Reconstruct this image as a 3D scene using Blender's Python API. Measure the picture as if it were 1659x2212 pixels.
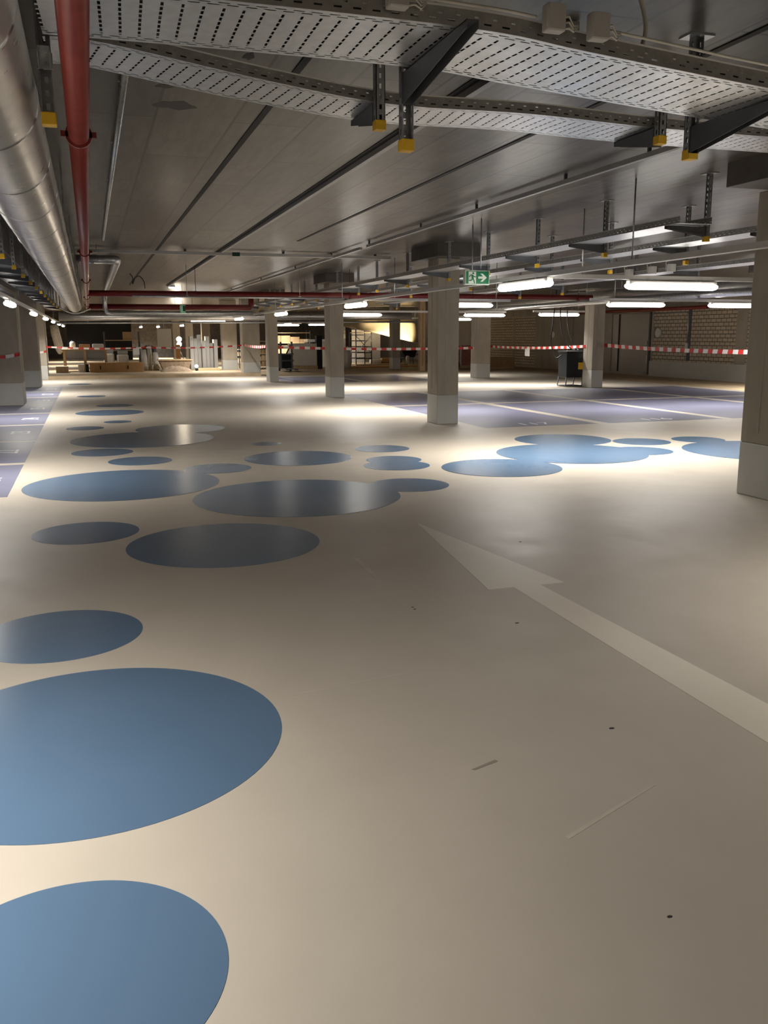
import bpy, bmesh, math, random
from mathutils import Vector, Matrix
random.seed(7)
C = bpy.context.scene.collection
for o in list(bpy.data.objects): bpy.data.objects.remove(o)

# ------------------------------------------------------------------ camera, world, exposure
cam_d = bpy.data.cameras.new('camera'); cam = bpy.data.objects.new('camera', cam_d); C.objects.link(cam)
cam_d.sensor_fit = 'VERTICAL'; cam_d.sensor_height = 36.0; cam_d.lens = 1900 / 2212 * 36
cam_d.clip_start = 0.05; cam_d.clip_end = 300
R = Matrix(((0.94989048, 0.06519084, -0.3057094), (-0.31255832, 0.18581898, -0.93154635), (-0.00392168, 0.98041902, 0.19688362)))
cam.matrix_world = Matrix.Translation((0, 0, 1.5)) @ R.to_4x4()
S = bpy.context.scene; S.camera = cam
w = bpy.data.worlds.new('world'); S.world = w; w.use_nodes = True
w.node_tree.nodes['Background'].inputs[0].default_value = (1, .93, .84, 1)
w.node_tree.nodes['Background'].inputs[1].default_value = 0.012
S.view_settings.view_transform = 'Standard'; S.view_settings.look = 'None'
S.view_settings.gamma = 1; S.view_settings.use_curve_mapping = False
S.view_settings.exposure = 0.0
LAMP_W = 84.0            # power of one tube luminaire
LAMP_COL = (1.0, .962, .90)
GLOW = 14.0               # brightness of the opal covers

# ------------------------------------------------------------------ materials
def nodes(name):
    m = bpy.data.materials.new(name); m.use_nodes = True
    return m, m.node_tree.nodes, m.node_tree.links, m.node_tree.nodes['Principled BSDF']
def coords(N, L, scale, kind='Object'):
    tc = N.new('ShaderNodeTexCoord'); mp = N.new('ShaderNodeMapping'); mp.inputs['Scale'].default_value = scale
    L.new(tc.outputs[kind], mp.inputs['Vector']); return mp.outputs['Vector']
def noise(N, L, vec, scale, detail=5, rough=.6):
    n = N.new('ShaderNodeTexNoise'); n.inputs['Scale'].default_value = scale; n.inputs['Detail'].default_value = detail
    n.inputs['Roughness'].default_value = rough; L.new(vec, n.inputs['Vector']); return n.outputs['Fac']
def ramp(N, L, fac, stops):
    r = N.new('ShaderNodeValToRGB'); e = r.color_ramp.elements
    while len(e) < len(stops): e.new(.5)
    for el, (p, c) in zip(e, stops):
        el.position = p; el.color = (*c, 1) if isinstance(c, tuple) else (c, c, c, 1)
    L.new(fac, r.inputs['Fac']); return r.outputs['Color']
def mth(N, L, op, a, b=None, c=None):
    n = N.new('ShaderNodeMath'); n.operation = op
    for i, v in enumerate((a, b, c)):
        if v is None: continue
        if isinstance(v, (int, float)): n.inputs[i].default_value = v
        else: L.new(v, n.inputs[i])
    return n.outputs[0]
def mixc(N, L, fac, a, b, mode='MIX'):
    n = N.new('ShaderNodeMix'); n.data_type = 'RGBA'; n.blend_type = mode
    for sock, v in ((n.inputs[0], fac), (n.inputs[6], a), (n.inputs[7], b)):
        if isinstance(v, tuple): sock.default_value = (*v, 1)
        elif isinstance(v, (int, float)): sock.default_value = v
        else: L.new(v, sock)
    return n.outputs[2]
def bump(N, L, B, h, strength, dist=.01):
    b = N.new('ShaderNodeBump'); b.inputs['Strength'].default_value = strength; b.inputs['Distance'].default_value = dist
    L.new(h, b.inputs['Height']); L.new(b.outputs['Normal'], B.inputs['Normal'])
def mat(name, col, rough=.5, metal=0, var=.12, scale=6, stretch=(1, 1, 1), bmp=0, rvar=.0, spec=.5):
    m, N, L, B = nodes(name)
    v = coords(N, L, stretch); f = noise(N, L, v, scale)
    lo = tuple(max(0, c * (1 - var)) for c in col); hi = tuple(min(1, c * (1 + var)) for c in col)
    L.new(ramp(N, L, f, [(.3, lo), (.7, hi)]), B.inputs['Base Color'])
    B.inputs['Metallic'].default_value = metal; B.inputs['Roughness'].default_value = rough
    B.inputs['Specular IOR Level'].default_value = spec
    if rvar: L.new(ramp(N, L, noise(N, L, v, scale * 2.3), [(.3, max(0, rough - rvar)), (.7, min(1, rough + rvar))]), B.inputs['Roughness'])
    if bmp: bump(N, L, B, noise(N, L, v, scale * 8), bmp)
    return m
M = {}
# painted floor: beige coating with faint wear
m, N, L, B = nodes('floor_coating')
v = coords(N, L, (1, 1, 1)); v2 = coords(N, L, (1.0, .35, 1))
base = ramp(N, L, noise(N, L, v, .9, 8, .65), [(.3, (.475, .42, .348)), (.55, (.515, .457, .38)), (.75, (.55, .49, .41))])
dirt = ramp(N, L, noise(N, L, v2, 5.5, 9, .75), [(.62, 0.0), (.82, 1.0)])
base = mixc(N, L, mth(N, L, 'MULTIPLY', dirt, .16), base, (.30, .25, .19))
L.new(base, B.inputs['Base Color'])
L.new(ramp(N, L, noise(N, L, v, 1.7, 8, .7), [(.3, .36), (.7, .52)]), B.inputs['Roughness'])
bump(N, L, B, noise(N, L, v, 6, 2, .4), .05, .01)
M['floor'] = m
def paint(name, col, r0, r1, var=.06, bs=.05):
    m, N, L, B = nodes(name)
    v = coords(N, L, (1, 1, 1)); lo = tuple(c * (1 - var) for c in col); hi = tuple(c * (1 + var) for c in col)
    L.new(ramp(N, L, noise(N, L, v, 1.3, 3, .45), [(.3, lo), (.7, hi)]), B.inputs['Base Color'])
    B.inputs['Roughness'].default_value = (r0 + r1) / 2
    return m
M['blue'] = paint('blue_floor_paint', (.094, .158, .25), .24, .285, .04, .015)
M['bay'] = paint('slate_blue_bay_paint', (.17, .172, .245), .3, .44)
M['line'] = paint('pale_line_paint', (.70, .635, .53), .36, .5)
M['white_paint'] = paint('white_marking_paint', (.84, .83, .8), .35, .5)
M['screed'] = mat('raw_screed', (.46, .35, .22), .8, var=.25, scale=1.5)
M['scuff'] = mat('scuff_mark', (.30, .25, .2), .6)
M['scratch'] = mat('scratch_mark', (.56, .50, .42), .5)
# board-marked concrete ceiling
m, N, L, B = nodes('ceiling_concrete')
v = coords(N, L, (1, 1, 1)); vs = coords(N, L, (1.0, .12, 1))
br = N.new('ShaderNodeTexBrick'); vb = coords(N, L, (1, 1, 1))
rot = N.new('ShaderNodeMapping'); rot.inputs['Rotation'].default_value = (0, 0, math.pi / 2); L.new(vb, rot.inputs['Vector'])
L.new(rot.outputs['Vector'], br.inputs['Vector'])
br.inputs['Scale'].default_value = 1; br.inputs['Brick Width'].default_value = 2.6; br.inputs['Row Height'].default_value = .52
br.inputs['Mortar Size'].default_value = .014; br.inputs['Mortar Smooth'].default_value = .7
br.inputs['Color1'].default_value = (.72, .72, .72, 1); br.inputs['Color2'].default_value = (1.08, 1.07, 1.05, 1); br.inputs['Mortar'].default_value = (.22, .2, .18, 1)
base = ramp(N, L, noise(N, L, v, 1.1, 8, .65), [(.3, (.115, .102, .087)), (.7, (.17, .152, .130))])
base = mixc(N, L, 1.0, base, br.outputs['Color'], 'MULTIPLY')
st = noise(N, L, vs, 14, 6, .7)
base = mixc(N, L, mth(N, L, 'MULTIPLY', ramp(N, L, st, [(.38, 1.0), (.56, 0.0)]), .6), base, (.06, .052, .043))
stain = ramp(N, L, noise(N, L, v, 2.6, 4, .5), [(.70, 0.0), (.76, 1.0)])
base = mixc(N, L, mth(N, L, 'MULTIPLY', stain, .18), base, (.09, .075, .06))
L.new(base, B.inputs['Base Color'])
B.inputs['Roughness'].default_value = .33
B.inputs['Specular IOR Level'].default_value = .42
bump(N, L, B, noise(N, L, vs, 18, 1, .3), .26, .006)
M['ceiling'] = m
M['concrete'] = mat('column_concrete', (.40, .355, .285), .75, var=.16, scale=2.2, stretch=(1, 1, .35), bmp=.12)
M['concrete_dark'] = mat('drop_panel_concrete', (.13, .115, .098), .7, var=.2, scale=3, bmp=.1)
M['wallc'] = mat('wall_concrete', (.40, .36, .30), .8, var=.2, scale=1.2, stretch=(1, 1, .5), bmp=.1)
M['base_paint'] = mat('grey_base_paint', (.55, .545, .51), .45, var=.05, scale=3)
m, N, L, B = nodes('sand_lime_brick')
v = coords(N, L, (1, 1, 1)); sx = N.new('ShaderNodeSeparateXYZ'); L.new(v, sx.inputs[0]); cx = N.new('ShaderNodeCombineXYZ')
L.new(sx.outputs['Y'], cx.inputs['X']); L.new(sx.outputs['Z'], cx.inputs['Y'])
br = N.new('ShaderNodeTexBrick'); L.new(cx.outputs[0], br.inputs['Vector']); br.inputs['Scale'].default_value = 1
br.inputs['Brick Width'].default_value = .25; br.inputs['Row Height'].default_value = .125; br.inputs['Mortar Size'].default_value = .011
br.inputs['Color1'].default_value = (.54, .46, .36, 1); br.inputs['Color2'].default_value = (.63, .54, .42, 1); br.inputs['Mortar'].default_value = (.10, .075, .05, 1)
L.new(br.outputs['Color'], B.inputs['Base Color']); B.inputs['Roughness'].default_value = .85
bump(N, L, B, br.outputs['Fac'], -.5, .01)
M['brick'] = m
M['galv'] = mat('galvanised_steel', (.52, .53, .535), .34, .85, var=.14, scale=18, rvar=.1)
M['duct'] = mat('duct_sheet_steel', (.60, .585, .56), .33, .95, var=.07, scale=5, rvar=.07)
M['steel_dark'] = mat('dark_steel', (.10, .105, .115), .5, .4)
M['red'] = mat('red_pipe_paint', (.235, .036, .028), .3, 0, var=.15, scale=9)
M['red_dark'] = mat('red_clamp_paint', (.16, .012, .011), .4)
M['yellow'] = mat('yellow_plastic', (.75, .45, .02), .5)
M['white_metal'] = mat('white_sheet_metal', (.66, .645, .62), .4, var=.04)
M['white_plastic'] = mat('white_plastic', (.72, .70, .66), .45, var=.04)
M['cable_white'] = mat('pale_cable', (.55, .52, .46), .5)
M['cable_black'] = mat('black_rubber', (.02, .019, .018), .6)
M['black'] = mat('black_plastic', (.016, .018, .021), .6, spec=.25)
M['door'] = mat('grey_door_steel', (.36, .34, .32), .38, .3, var=.05)
M['green_dark'] = mat('dark_green_plastic', (.01, .06, .035), .5)
M['green_sign'] = mat('sign_green', (.012, .21, .085), .35)
M['sign_white'] = mat('sign_white', (.78, .84, .74), .4)
M['mint'] = mat('pale_mint_plastic', (.35, .75, .58), .4)
M['wood'] = mat('pale_timber', (.58, .43, .25), .65, var=.2, scale=6, stretch=(4, 4, .5))
M['wood_or'] = mat('orange_timber', (.62, .33, .12), .65, var=.15)
M['carton'] = mat('cardboard', (.46, .31, .16), .8, var=.1)
M['carton_dark'] = mat('brown_cardboard', (.46, .27, .12), .8, var=.12)
M['film'] = mat('white_plastic_film', (.72, .68, .6), .3, var=.15, scale=10, bmp=.5)
M['grey_sheet'] = mat('grey_aluminium', (.48, .48, .47), .4, .6, var=.12, scale=3, stretch=(8, 1, .2))
M['tarp'] = mat('cream_tarpaulin', (.72, .62, .42), .6, var=.1, scale=2, bmp=.4)
M['sand'] = mat('brown_rubble', (.30, .22, .15), .95, var=.35, scale=18, bmp=.8)
M['dark_wall'] = mat('dark_back_wall', (.15, .13, .11), .9, var=.3)
M['pink'] = mat('red_wrapped_brick', (.42, .16, .12), .7, var=.3, scale=14)
M['blue_dark'] = mat('dark_teal_metal', (.03, .06, .075), .5)
M['stain'] = mat('brown_damp_stain', (.075, .06, .048), .6)
M['grey_plastic'] = mat('grey_box_plastic', (.42, .40, .37), .5, var=.04)
M['rail'] = mat('dull_rail_steel', (.40, .395, .385), .42, .25, var=.06)
M['backdrop'] = mat('black_backdrop_sheet', (.010, .009, .009), .95)
M['joint'] = mat('black_joint_and_shadow', (.018, .016, .014), .7)
def emit(name, col, s):
    m = bpy.data.materials.new(name); m.use_nodes = True; N = m.node_tree.nodes; L = m.node_tree.links
    B = N['Principled BSDF']; B.inputs['Base Color'].default_value = (.8, .8, .8, 1)
    n = N.new('ShaderNodeTexNoise'); n.inputs['Scale'].default_value = 3
    r = N.new('ShaderNodeValToRGB'); r.color_ramp.elements[0].color = (*[c * .97 for c in col], 1); r.color_ramp.elements[1].color = (*col, 1)
    L.new(n.outputs['Fac'], r.inputs['Fac']); L.new(r.outputs['Color'], B.inputs['Emission Color'])
    B.inputs['Emission Strength'].default_value = s
    return m
M['opal'] = emit('lit_opal_cover', (1, .95, .88), GLOW)
M['soft'] = emit('lit_round_glass', (1, .95, .88), 2.5)
M['bulb'] = emit('lit_work_bulb', (1, .92, .8), 12)
M['tape_red'] = mat('red_barrier_film', (.52, .025, .02), .45)
M['tape_white'] = mat('white_barrier_film', (.75, .73, .70), .45)
M['paper'] = mat('white_paper', (.82, .81, .79), .7, var=.03)
# barrier tape: red and white blocks along its length
m, N, L, B = nodes('barrier_tape')
uv = N.new('ShaderNodeUVMap'); sp = N.new('ShaderNodeSeparateXYZ'); L.new(uv.outputs[0], sp.inputs[0])
f = mth(N, L, 'GREATER_THAN', mth(N, L, 'FRACT', mth(N, L, 'DIVIDE', sp.outputs[0], .36)), .5)
L.new(mixc(N, L, f, (.58, .03, .025), (.8, .77, .72)), B.inputs['Base Color']); B.inputs['Roughness'].default_value = .4
M['tape'] = m
# perforated tray sheet: slots are real holes (transparent), driven by UV in metres
def perforated(name, kind, W=.5, dull=False):
    m, N, L, B = nodes(name)
    B.inputs['Metallic'].default_value = .9 if not dull else .6
    v = coords(N, L, (1, 1, 1)); L.new(ramp(N, L, noise(N, L, v, 20), [(.3, (.74, .75, .765)), (.7, (.86, .865, .87))] if not dull else [(.3, (.20, .21, .23)), (.7, (.27, .28, .30))] if dull is True else [(.3, (.30, .29, .275)), (.7, (.40, .39, .37))]), B.inputs['Base Color'])
    L.new(ramp(N, L, noise(N, L, v, 7), [(.3, .30), (.7, .42)]), B.inputs['Roughness'])
    uv = N.new('ShaderNodeUVMap'); sp = N.new('ShaderNodeSeparateXYZ'); L.new(uv.outputs[0], sp.inputs[0]); u, vv = sp.outputs[0], sp.outputs[1]
    def band(x, period, width, off=0.0):
        fr = mth(N, L, 'FRACT', mth(N, L, 'ADD', mth(N, L, 'DIVIDE', x, period), off))
        return mth(N, L, 'LESS_THAN', fr, width)
    av = mth(N, L, 'ABSOLUTE', vv)
    if kind == 'bottom':
        inner = mth(N, L, 'LESS_THAN', av, W / 2 - .055)
        rows = mth(N, L, 'MULTIPLY', band(u, .068, .15), mth(N, L, 'MULTIPLY', band(vv, .046, .74), inner))
        e1 = mth(N, L, 'MULTIPLY', mth(N, L, 'LESS_THAN', mth(N, L, 'ABSOLUTE', mth(N, L, 'SUBTRACT', av, W / 2 - .035)), .004), band(u, .064, .62, .3))
        e2 = mth(N, L, 'MULTIPLY', mth(N, L, 'LESS_THAN', mth(N, L, 'ABSOLUTE', mth(N, L, 'SUBTRACT', av, W / 2 - .016)), .004), band(u, .064, .62, .8))
        hole = mth(N, L, 'MAXIMUM', rows, mth(N, L, 'MAXIMUM', e1, e2))
        rib = mth(N, L, 'ABSOLUTE', mth(N, L, 'SUBTRACT', mth(N, L, 'FRACT', mth(N, L, 'DIVIDE', u, .068)), .06))
        bump(N, L, B, mth(N, L, 'MULTIPLY', mth(N, L, 'LESS_THAN', rib, .2), inner), .5, .004)
    else:
        e1 = mth(N, L, 'MULTIPLY', mth(N, L, 'LESS_THAN', mth(N, L, 'ABSOLUTE', mth(N, L, 'SUBTRACT', vv, .020)), .0035), band(u, .07, .42))
        e2 = mth(N, L, 'MULTIPLY', mth(N, L, 'LESS_THAN', mth(N, L, 'ABSOLUTE', mth(N, L, 'SUBTRACT', vv, .040)), .003), band(u, .07, .22, .5))
        hole = mth(N, L, 'MAXIMUM', e1, e2)
    tr = N.new('ShaderNodeBsdfTransparent'); mx = N.new('ShaderNodeMixShader'); L.new(hole, mx.inputs[0])
    L.new(B.outputs[0], mx.inputs[1]); L.new(tr.outputs[0], mx.inputs[2])
    out = [n for n in N if n.type == 'OUTPUT_MATERIAL'][0]; L.new(mx.outputs[0], out.inputs['Surface'])
    return m
M['tray50'] = perforated('perforated_tray_sheet_wide', 'bottom', .5)
M['tray40'] = perforated('perforated_tray_sheet', 'bottom', .4)
M['tray30'] = perforated('perforated_tray_sheet_narrow', 'bottom', .34)
M['tray_dull'] = perforated('dull_tray_sheet', 'bottom', .42, True)
M['tray_side'] = perforated('perforated_tray_side', 'side', .5, 'side')
# slotted steel profile of the hanger posts
m, N, L, B = nodes('slotted_profile_steel')
v = coords(N, L, (1, 1, 1)); sp = N.new('ShaderNodeSeparateXYZ'); L.new(v, sp.inputs[0])
near = mth(N, L, 'MAXIMUM', mth(N, L, 'LESS_THAN', mth(N, L, 'ABSOLUTE', sp.outputs[0]), .007), mth(N, L, 'LESS_THAN', mth(N, L, 'ABSOLUTE', sp.outputs[1]), .007))
hole = mth(N, L, 'MULTIPLY', near, mth(N, L, 'LESS_THAN', mth(N, L, 'FRACT', mth(N, L, 'DIVIDE', sp.outputs[2], .05)), .5))
L.new(ramp(N, L, noise(N, L, v, 25), [(.3, (.27, .28, .29)), (.7, (.38, .39, .40))]), B.inputs['Base Color']); B.inputs['Metallic'].default_value = .6; B.inputs['Roughness'].default_value = .45
tr = N.new('ShaderNodeBsdfTransparent'); mx = N.new('ShaderNodeMixShader'); L.new(hole, mx.inputs[0]); L.new(B.outputs[0], mx.inputs[1]); L.new(tr.outputs[0], mx.inputs[2])
L.new(mx.outputs[0], [n for n in N if n.type == 'OUTPUT_MATERIAL'][0].inputs['Surface'])
M['profile'] = m

# ------------------------------------------------------------------ mesh helpers
class MB:
    def __init__(s): s.bm = bmesh.new()
    def box(s, x0, x1, y0, y1, z0, z1):
        b = s.bm; v = [b.verts.new(p) for p in ((x0, y0, z0), (x1, y0, z0), (x1, y1, z0), (x0, y1, z0), (x0, y0, z1), (x1, y0, z1), (x1, y1, z1), (x0, y1, z1))]
        for f in ((3, 2, 1, 0), (4, 5, 6, 7), (0, 1, 5, 4), (1, 2, 6, 5), (2, 3, 7, 6), (3, 0, 4, 7)): b.faces.new([v[i] for i in f])
        return s
    def prism(s, pts, z0, z1):                 # polygon in XY, counter-clockwise
        b = s.bm; lo = [b.verts.new((x, y, z0)) for x, y in pts]; hi = [b.verts.new((x, y, z1)) for x, y in pts]
        b.faces.new(lo[::-1]); b.faces.new(hi); n = len(pts)
        for i in range(n): b.faces.new((lo[i], lo[(i + 1) % n], hi[(i + 1) % n], hi[i]))
        return s
    def poly(s, pts, d):                       # planar 3-D polygon pushed along vector d
        b = s.bm; d = Vector(d); a = [b.verts.new(p) for p in pts]; c = [b.verts.new(Vector(p) + d) for p in pts]; n = len(pts)
        b.faces.new(a[::-1]); b.faces.new(c)
        for i in range(n): b.faces.new((a[i], a[(i + 1) % n], c[(i + 1) % n], c[i]))
        return s
    def tube(s, pts, r, n=10, cap=True):       # r: number or list
        b = s.bm; P = [Vector(p) for p in pts]; rs = r if isinstance(r, (list, tuple)) else [r] * len(P); rings = []
        up = None
        for i, p in enumerate(P):
            t = (P[min(i + 1, len(P) - 1)] - P[max(i - 1, 0)]).normalized()
            if up is None: up = Vector((0, 0, 1)) if abs(t.z) < .9 else Vector((1, 0, 0))
            a = t.cross(up)
            if a.length < 1e-4: a = t.cross(Vector((0, 1, 0)))
            a.normalize(); c = t.cross(a).normalized(); up = -c if (-c).dot(up) > 0 else c
            rings.append([b.verts.new(p + rs[i] * (math.cos(k * 2 * math.pi / n) * a + math.sin(k * 2 * math.pi / n) * c)) for k in range(n)])
        for q, w_ in zip(rings, rings[1:]):
            for k in range(n):
                f = b.faces.new((q[k], q[(k + 1) % n], w_[(k + 1) % n], w_[k])); f.smooth = True
        if cap: b.faces.new(rings[0][::-1]); b.faces.new(rings[-1])
        return s
    def ball(s, c, r, sz=1.0, seg=12):
        ret = bmesh.ops.create_uvsphere(s.bm, u_segments=seg, v_segments=seg // 2 + 2, radius=r)
        for v in ret['verts']: v.co = Vector((v.co.x, v.co.y, v.co.z * sz)) + Vector(c)
        for f in s.bm.faces: f.smooth = True
        return s
    def build(s, name, m, parent=None, bevel=0):
        bmesh.ops.recalc_face_normals(s.bm, faces=s.bm.faces)
        me = bpy.data.meshes.new(name); s.bm.to_mesh(me); s.bm.free(); me.materials.append(m)
        o = bpy.data.objects.new(name, me); C.objects.link(o)
        if parent: o.parent = parent
        if bevel:
            md = o.modifiers.new('bevel', 'BEVEL'); md.width = bevel; md.segments = 2; md.limit_method = 'ANGLE'
        return o
def tag(o, label=None, cat=None, group=None, kind=None):
    if label: o['label'] = label
    if cat: o['category'] = cat
    if group: o['group'] = group
    if kind: o['kind'] = kind
    return o
def thing(name, label, cat, loc=(0, 0, 0), rz=0, group=None):
    o = bpy.data.objects.new(name, None); C.objects.link(o); o.location = loc; o.rotation_euler = (0, 0, rz)
    o.empty_display_size = .05
    return tag(o, label, cat, group)
def dup(root, loc, label, rz=None):
    r = root.copy(); C.objects.link(r); r.location = loc; r['label'] = label
    if rz is not None: r.rotation_euler = (0, 0, rz)
    for ch in list(root.children):
        c = ch.copy(); C.objects.link(c); c.parent = r
        for g in list(ch.children):
            d = g.copy(); C.objects.link(d); d.parent = c
    return r
def struct(o, label=None, cat=None):
    return tag(o, label, cat, None, 'structure')
ORD = ['first', 'second', 'third', 'fourth', 'fifth', 'sixth', 'seventh', 'eighth', 'ninth', 'tenth', 'eleventh', 'twelfth', 'thirteenth', 'fourteenth', 'fifteenth', 'sixteenth', 'seventeenth', 'eighteenth']

# ------------------------------------------------------------------ the setting
H = 2.95
XL, XR, YF, YB = -6.2, 19.5, -7.0, 62.0
floor = struct(MB().box(XL, XR + .6, YF, YB, -.2, 0).build('floor', M['floor']), 'beige coated concrete garage floor', 'floor')
ceiling = struct(MB().box(XL, XR + .6, YF, YB, H, H + .25).build('ceiling', M['ceiling']), 'dark board-marked concrete ceiling', 'ceiling')
struct(MB().box(XL - .25, XL, YF, YB, -.2, H + .25).build('wall_left', M['wallc']), 'bare concrete wall behind the left parking bays', 'wall')
struct(MB().box(XL - .25, XR + .6, YB, YB + .25, -.2, H + .25).build('wall_back', M['dark_wall']), 'dark wall at the far end of the construction area', 'wall')
struct(MB().box(XL - .25, XR + .6, YF - .25, YF, -.2, H + .25).build('wall_front', M['wallc']), 'concrete wall behind the viewpoint', 'wall')
wr = MB()
wr.box(XR, XR + .3, YF, 28.06, 0, H); wr.box(XR, XR + .3, 30.68, YB, 0, H); wr.box(XR, XR + .3, 28.06, 30.68, 2.28, H); wr.box(XR, XR + .3, 28.06, 30.68, 0, .1)
wall_r = struct(wr.build('wall_right', M['wallc']), 'long right-hand wall of bare concrete and brick infill', 'wall')
tag(MB().box(XR - .03, XR, 23.55, 27.9, .55, 2.33).build('brick_panel', M['brick'], wall_r), 'brick infill between steel door and concrete pier')
tag(MB().box(XR - .03, XR, 36.9, 42.6, .12, 2.35).build('brick_panel', M['brick'], wall_r), 'darker brick infill behind the tan carton')
tag(MB().box(XR - .03, XR, 17.0, 23.0, .55, 2.33).build('brick_panel', M['brick'], wall_r), 'brick infill hidden by the right column')
tag(MB().box(XR - .045, XR, 14.0, 28.04, 0, .55).build('painted_base', M['base_paint'], wall_r), 'light grey painted base of the wall')
tag(MB().box(XR - .06, XR, 33.6, 36.9, 0, 2.6).build('concrete_panel', M['concrete'], wall_r), 'paler concrete wall panel with vertical stains')
tag(MB().box(XR - .04, XR, 39.0, 39.25, .1, 2.3).build('concrete_pier', M['concrete'], wall_r), 'narrow concrete pier in the brick infill')
# sliding fire door in the right wall
dr = struct(MB().box(XR + .03, XR + .09, 28.12, 30.66, .1, 2.27).build('door_1', M['door'], None), 'grey steel fire door in the right-hand wall', 'door')
fr = MB(); fr.box(XR - .05, XR + .12, 28.06, 28.15, 0.05, 2.3); fr.build('door_frame', M['steel_dark'], dr)
MB().box(XR + .0, XR + .03, 30.15, 30.2, .1, 2.26).build('panel_joint', M['black'], dr)
h = MB(); h.box(XR - .01, XR + .03, 28.3, 28.36, 1.0, 1.25); h.tube([(XR - .04, 28.33, 1.08), (XR - .04, 28.5, 1.08)], .012); h.box(XR - .04, XR, 28.32, 28.34, 1.07, 1.09); h.build('door_handle', M['galv'], dr)
h = MB(); h.box(XR - .03, XR + .03, 28.2, 28.27, .45, .75); h.build('door_closer', M['galv'], dr)
# ---------------- floor paint
def disc(x, y, r, k, n=96):
    return MB().prism([(x + r * math.cos(a * 2 * math.pi / n), y + r * math.sin(a * 2 * math.pi / n)) for a in range(n)], 0, .0012 + .00012 * k)
dots = [(-.16, 1.98, .39, 'blue painted dot nearest the viewer'), (-.09, 3.31, .72, 'large blue painted dot at lower left'), (-.24, 4.61, .41, 'blue painted dot cut by the left edge beyond the large one'),
 (.85, 6.37, .70, 'dark blue painted dot standing alone left of the arrow tip'), (-.12, 7.09, .40, 'small blue dot left of the dark lone dot'), (1.79, 8.09, .98, 'biggest dark glossy dot in the middle of the floor'),
 (3.01, 8.35, .41, 'small dot touching the right of the biggest dark dot'), (.24, 9.39, .98, 'big blue dot beside the left parking bays'), (1.32, 10.16, .38, 'small dot touching the right end of the big left dot'),
 (2.39, 10.72, .67, 'mid-sized glossy dot behind the biggest dark dot'), (2.29, 12.32, .21, 'tiny dot beyond the mid-sized glossy dot'), (3.66, 11.23, .37, 'small pale dot behind the twin dots'),
 (3.46, 10.15, .34, 'rear dot of the small overlapping twins'), (3.34, 9.69, .39, 'front dot of the small overlapping twins'), (.67, 13.5, 1.03, 'large dark dot far left, front of an overlapping pair'),
 (1.34, 14.82, .72, 'rear dot of the large dark far pair'), (.07, 12.11, .39, 'small dot just in front of the large dark far pair'), (.5, 11.11, .38, 'small dot behind the big left dot'),
 (-.16, 15.47, .30, 'small far dot near the left bay edge'), (.39, 16.46, .24, 'very small far dot beyond the dark pair'), (.3, 18.53, .66, 'far blue dot of medium size'), (.45, 20.4, .40, 'small dark dot beyond the far blue dot'),
 (-.04, 23.82, .35, 'thin distant dot near the left columns'), (-.37, 30.09, .36, 'farthest dot beside the raised slab'), (4.42, 9.12, .69, 'left front dot of the bright right-hand cluster'),
 (5.81, 9.95, .96, 'largest dot of the bright right-hand cluster'), (6.45, 11.31, .69, 'rear dot of the bright right-hand cluster'), (7.38, 10.71, .40, 'small separate dot right of the bright cluster'),
 (6.78, 9.85, .41, 'small dot on the right end of the bright cluster'), (8.29, 10.65, .37, 'small dot beside the right column'), (8.32, 9.34, 1.03, 'large dot half hidden by the right column')]
for k, (x, y, r, lb) in enumerate(dots):
    tag(disc(x, y, r, k).build('painted_dot', M['blue'], floor), lb)
tag(MB().prism([(2.44, 6.59), (2.18, 4.635), (2.345, 4.633), (2.30, 1.6), (2.59, 1.6), (2.525, 4.63), (2.69, 4.63)], 0, .0012).build('direction_arrow', M['line'], floor), 'pale painted direction arrow pointing away')
def text_mesh(body, size, m, loc, rot, parent, name, ext=.0006):
    cu = bpy.data.curves.new(name, 'FONT'); cu.body = body; cu.size = size; cu.extrude = ext; cu.align_x = 'CENTER'; cu.align_y = 'CENTER'
    t = bpy.data.objects.new(name, cu); C.objects.link(t)
    dg = bpy.context.evaluated_depsgraph_get(); me = bpy.data.meshes.new_from_object(t.evaluated_get(dg))
    bpy.data.objects.remove(t); me.materials.clear(); me.materials.append(m)
    o = bpy.data.objects.new(name, me); C.objects.link(o); o.location = loc; o.rotation_euler = rot
    if parent: o.parent = parent
    return o
def bay(x0, x1, y0, y1, lb, num=None, nloc=None, nrot=0):
    b = tag(MB().box(x0, x1, y0, y1, 0, .0010).build('parking_bay', M['bay'], floor), lb)
    if num: text_mesh(num, .42, M['white_paint'], (nloc[0], nloc[1], .0018), (0, 0, nrot), b, 'bay_number')
ys = [1.45, 3.93, 6.41, 8.89, 11.36, 13.86, 16.42, 18.9, 21.4, 23.9, 26.4, 28.9]
nums = ['18', '19', '20', '21', '22', '23', '24', '25', '26', '27', '28']
for i in range(3, 11):
    bay(-5.9, -.84, ys[i] + .09, ys[i + 1] - .09, ['', '', '', 'left slate-blue parking bay closest to the viewer', 'left slate-blue bay beside the big left dot', 'left bay, second beyond the big left dot', 'left bay level with the large dark far pair', 'left bay in front of the first left column', 'left bay beside the first left column', 'left bay between the first two left columns', 'left bay before the second left column'][i],
        nums[i], (-1.12, (ys[i] + ys[i + 1]) / 2), math.pi / 2)
xs = [6.0, 8.33, 10.9, 13.85, 16.4]
rl = ['by the centre column', 'second from the centre column', 'third from the centre column', 'half hidden by the right column']
for i in range(4):
    bay(xs[i] + .10, xs[i + 1] - .12, 13.2, 17.95, 'front row slate-blue parking bay ' + rl[i], [ '117', '116', '115', '114'][i], ((xs[i] + xs[i + 1]) / 2, 13.55), 0)
    bay(xs[i] + .10, xs[i + 1] - .12, 18.2, 22.2, 'back row slate-blue parking bay ' + rl[i])
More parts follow.
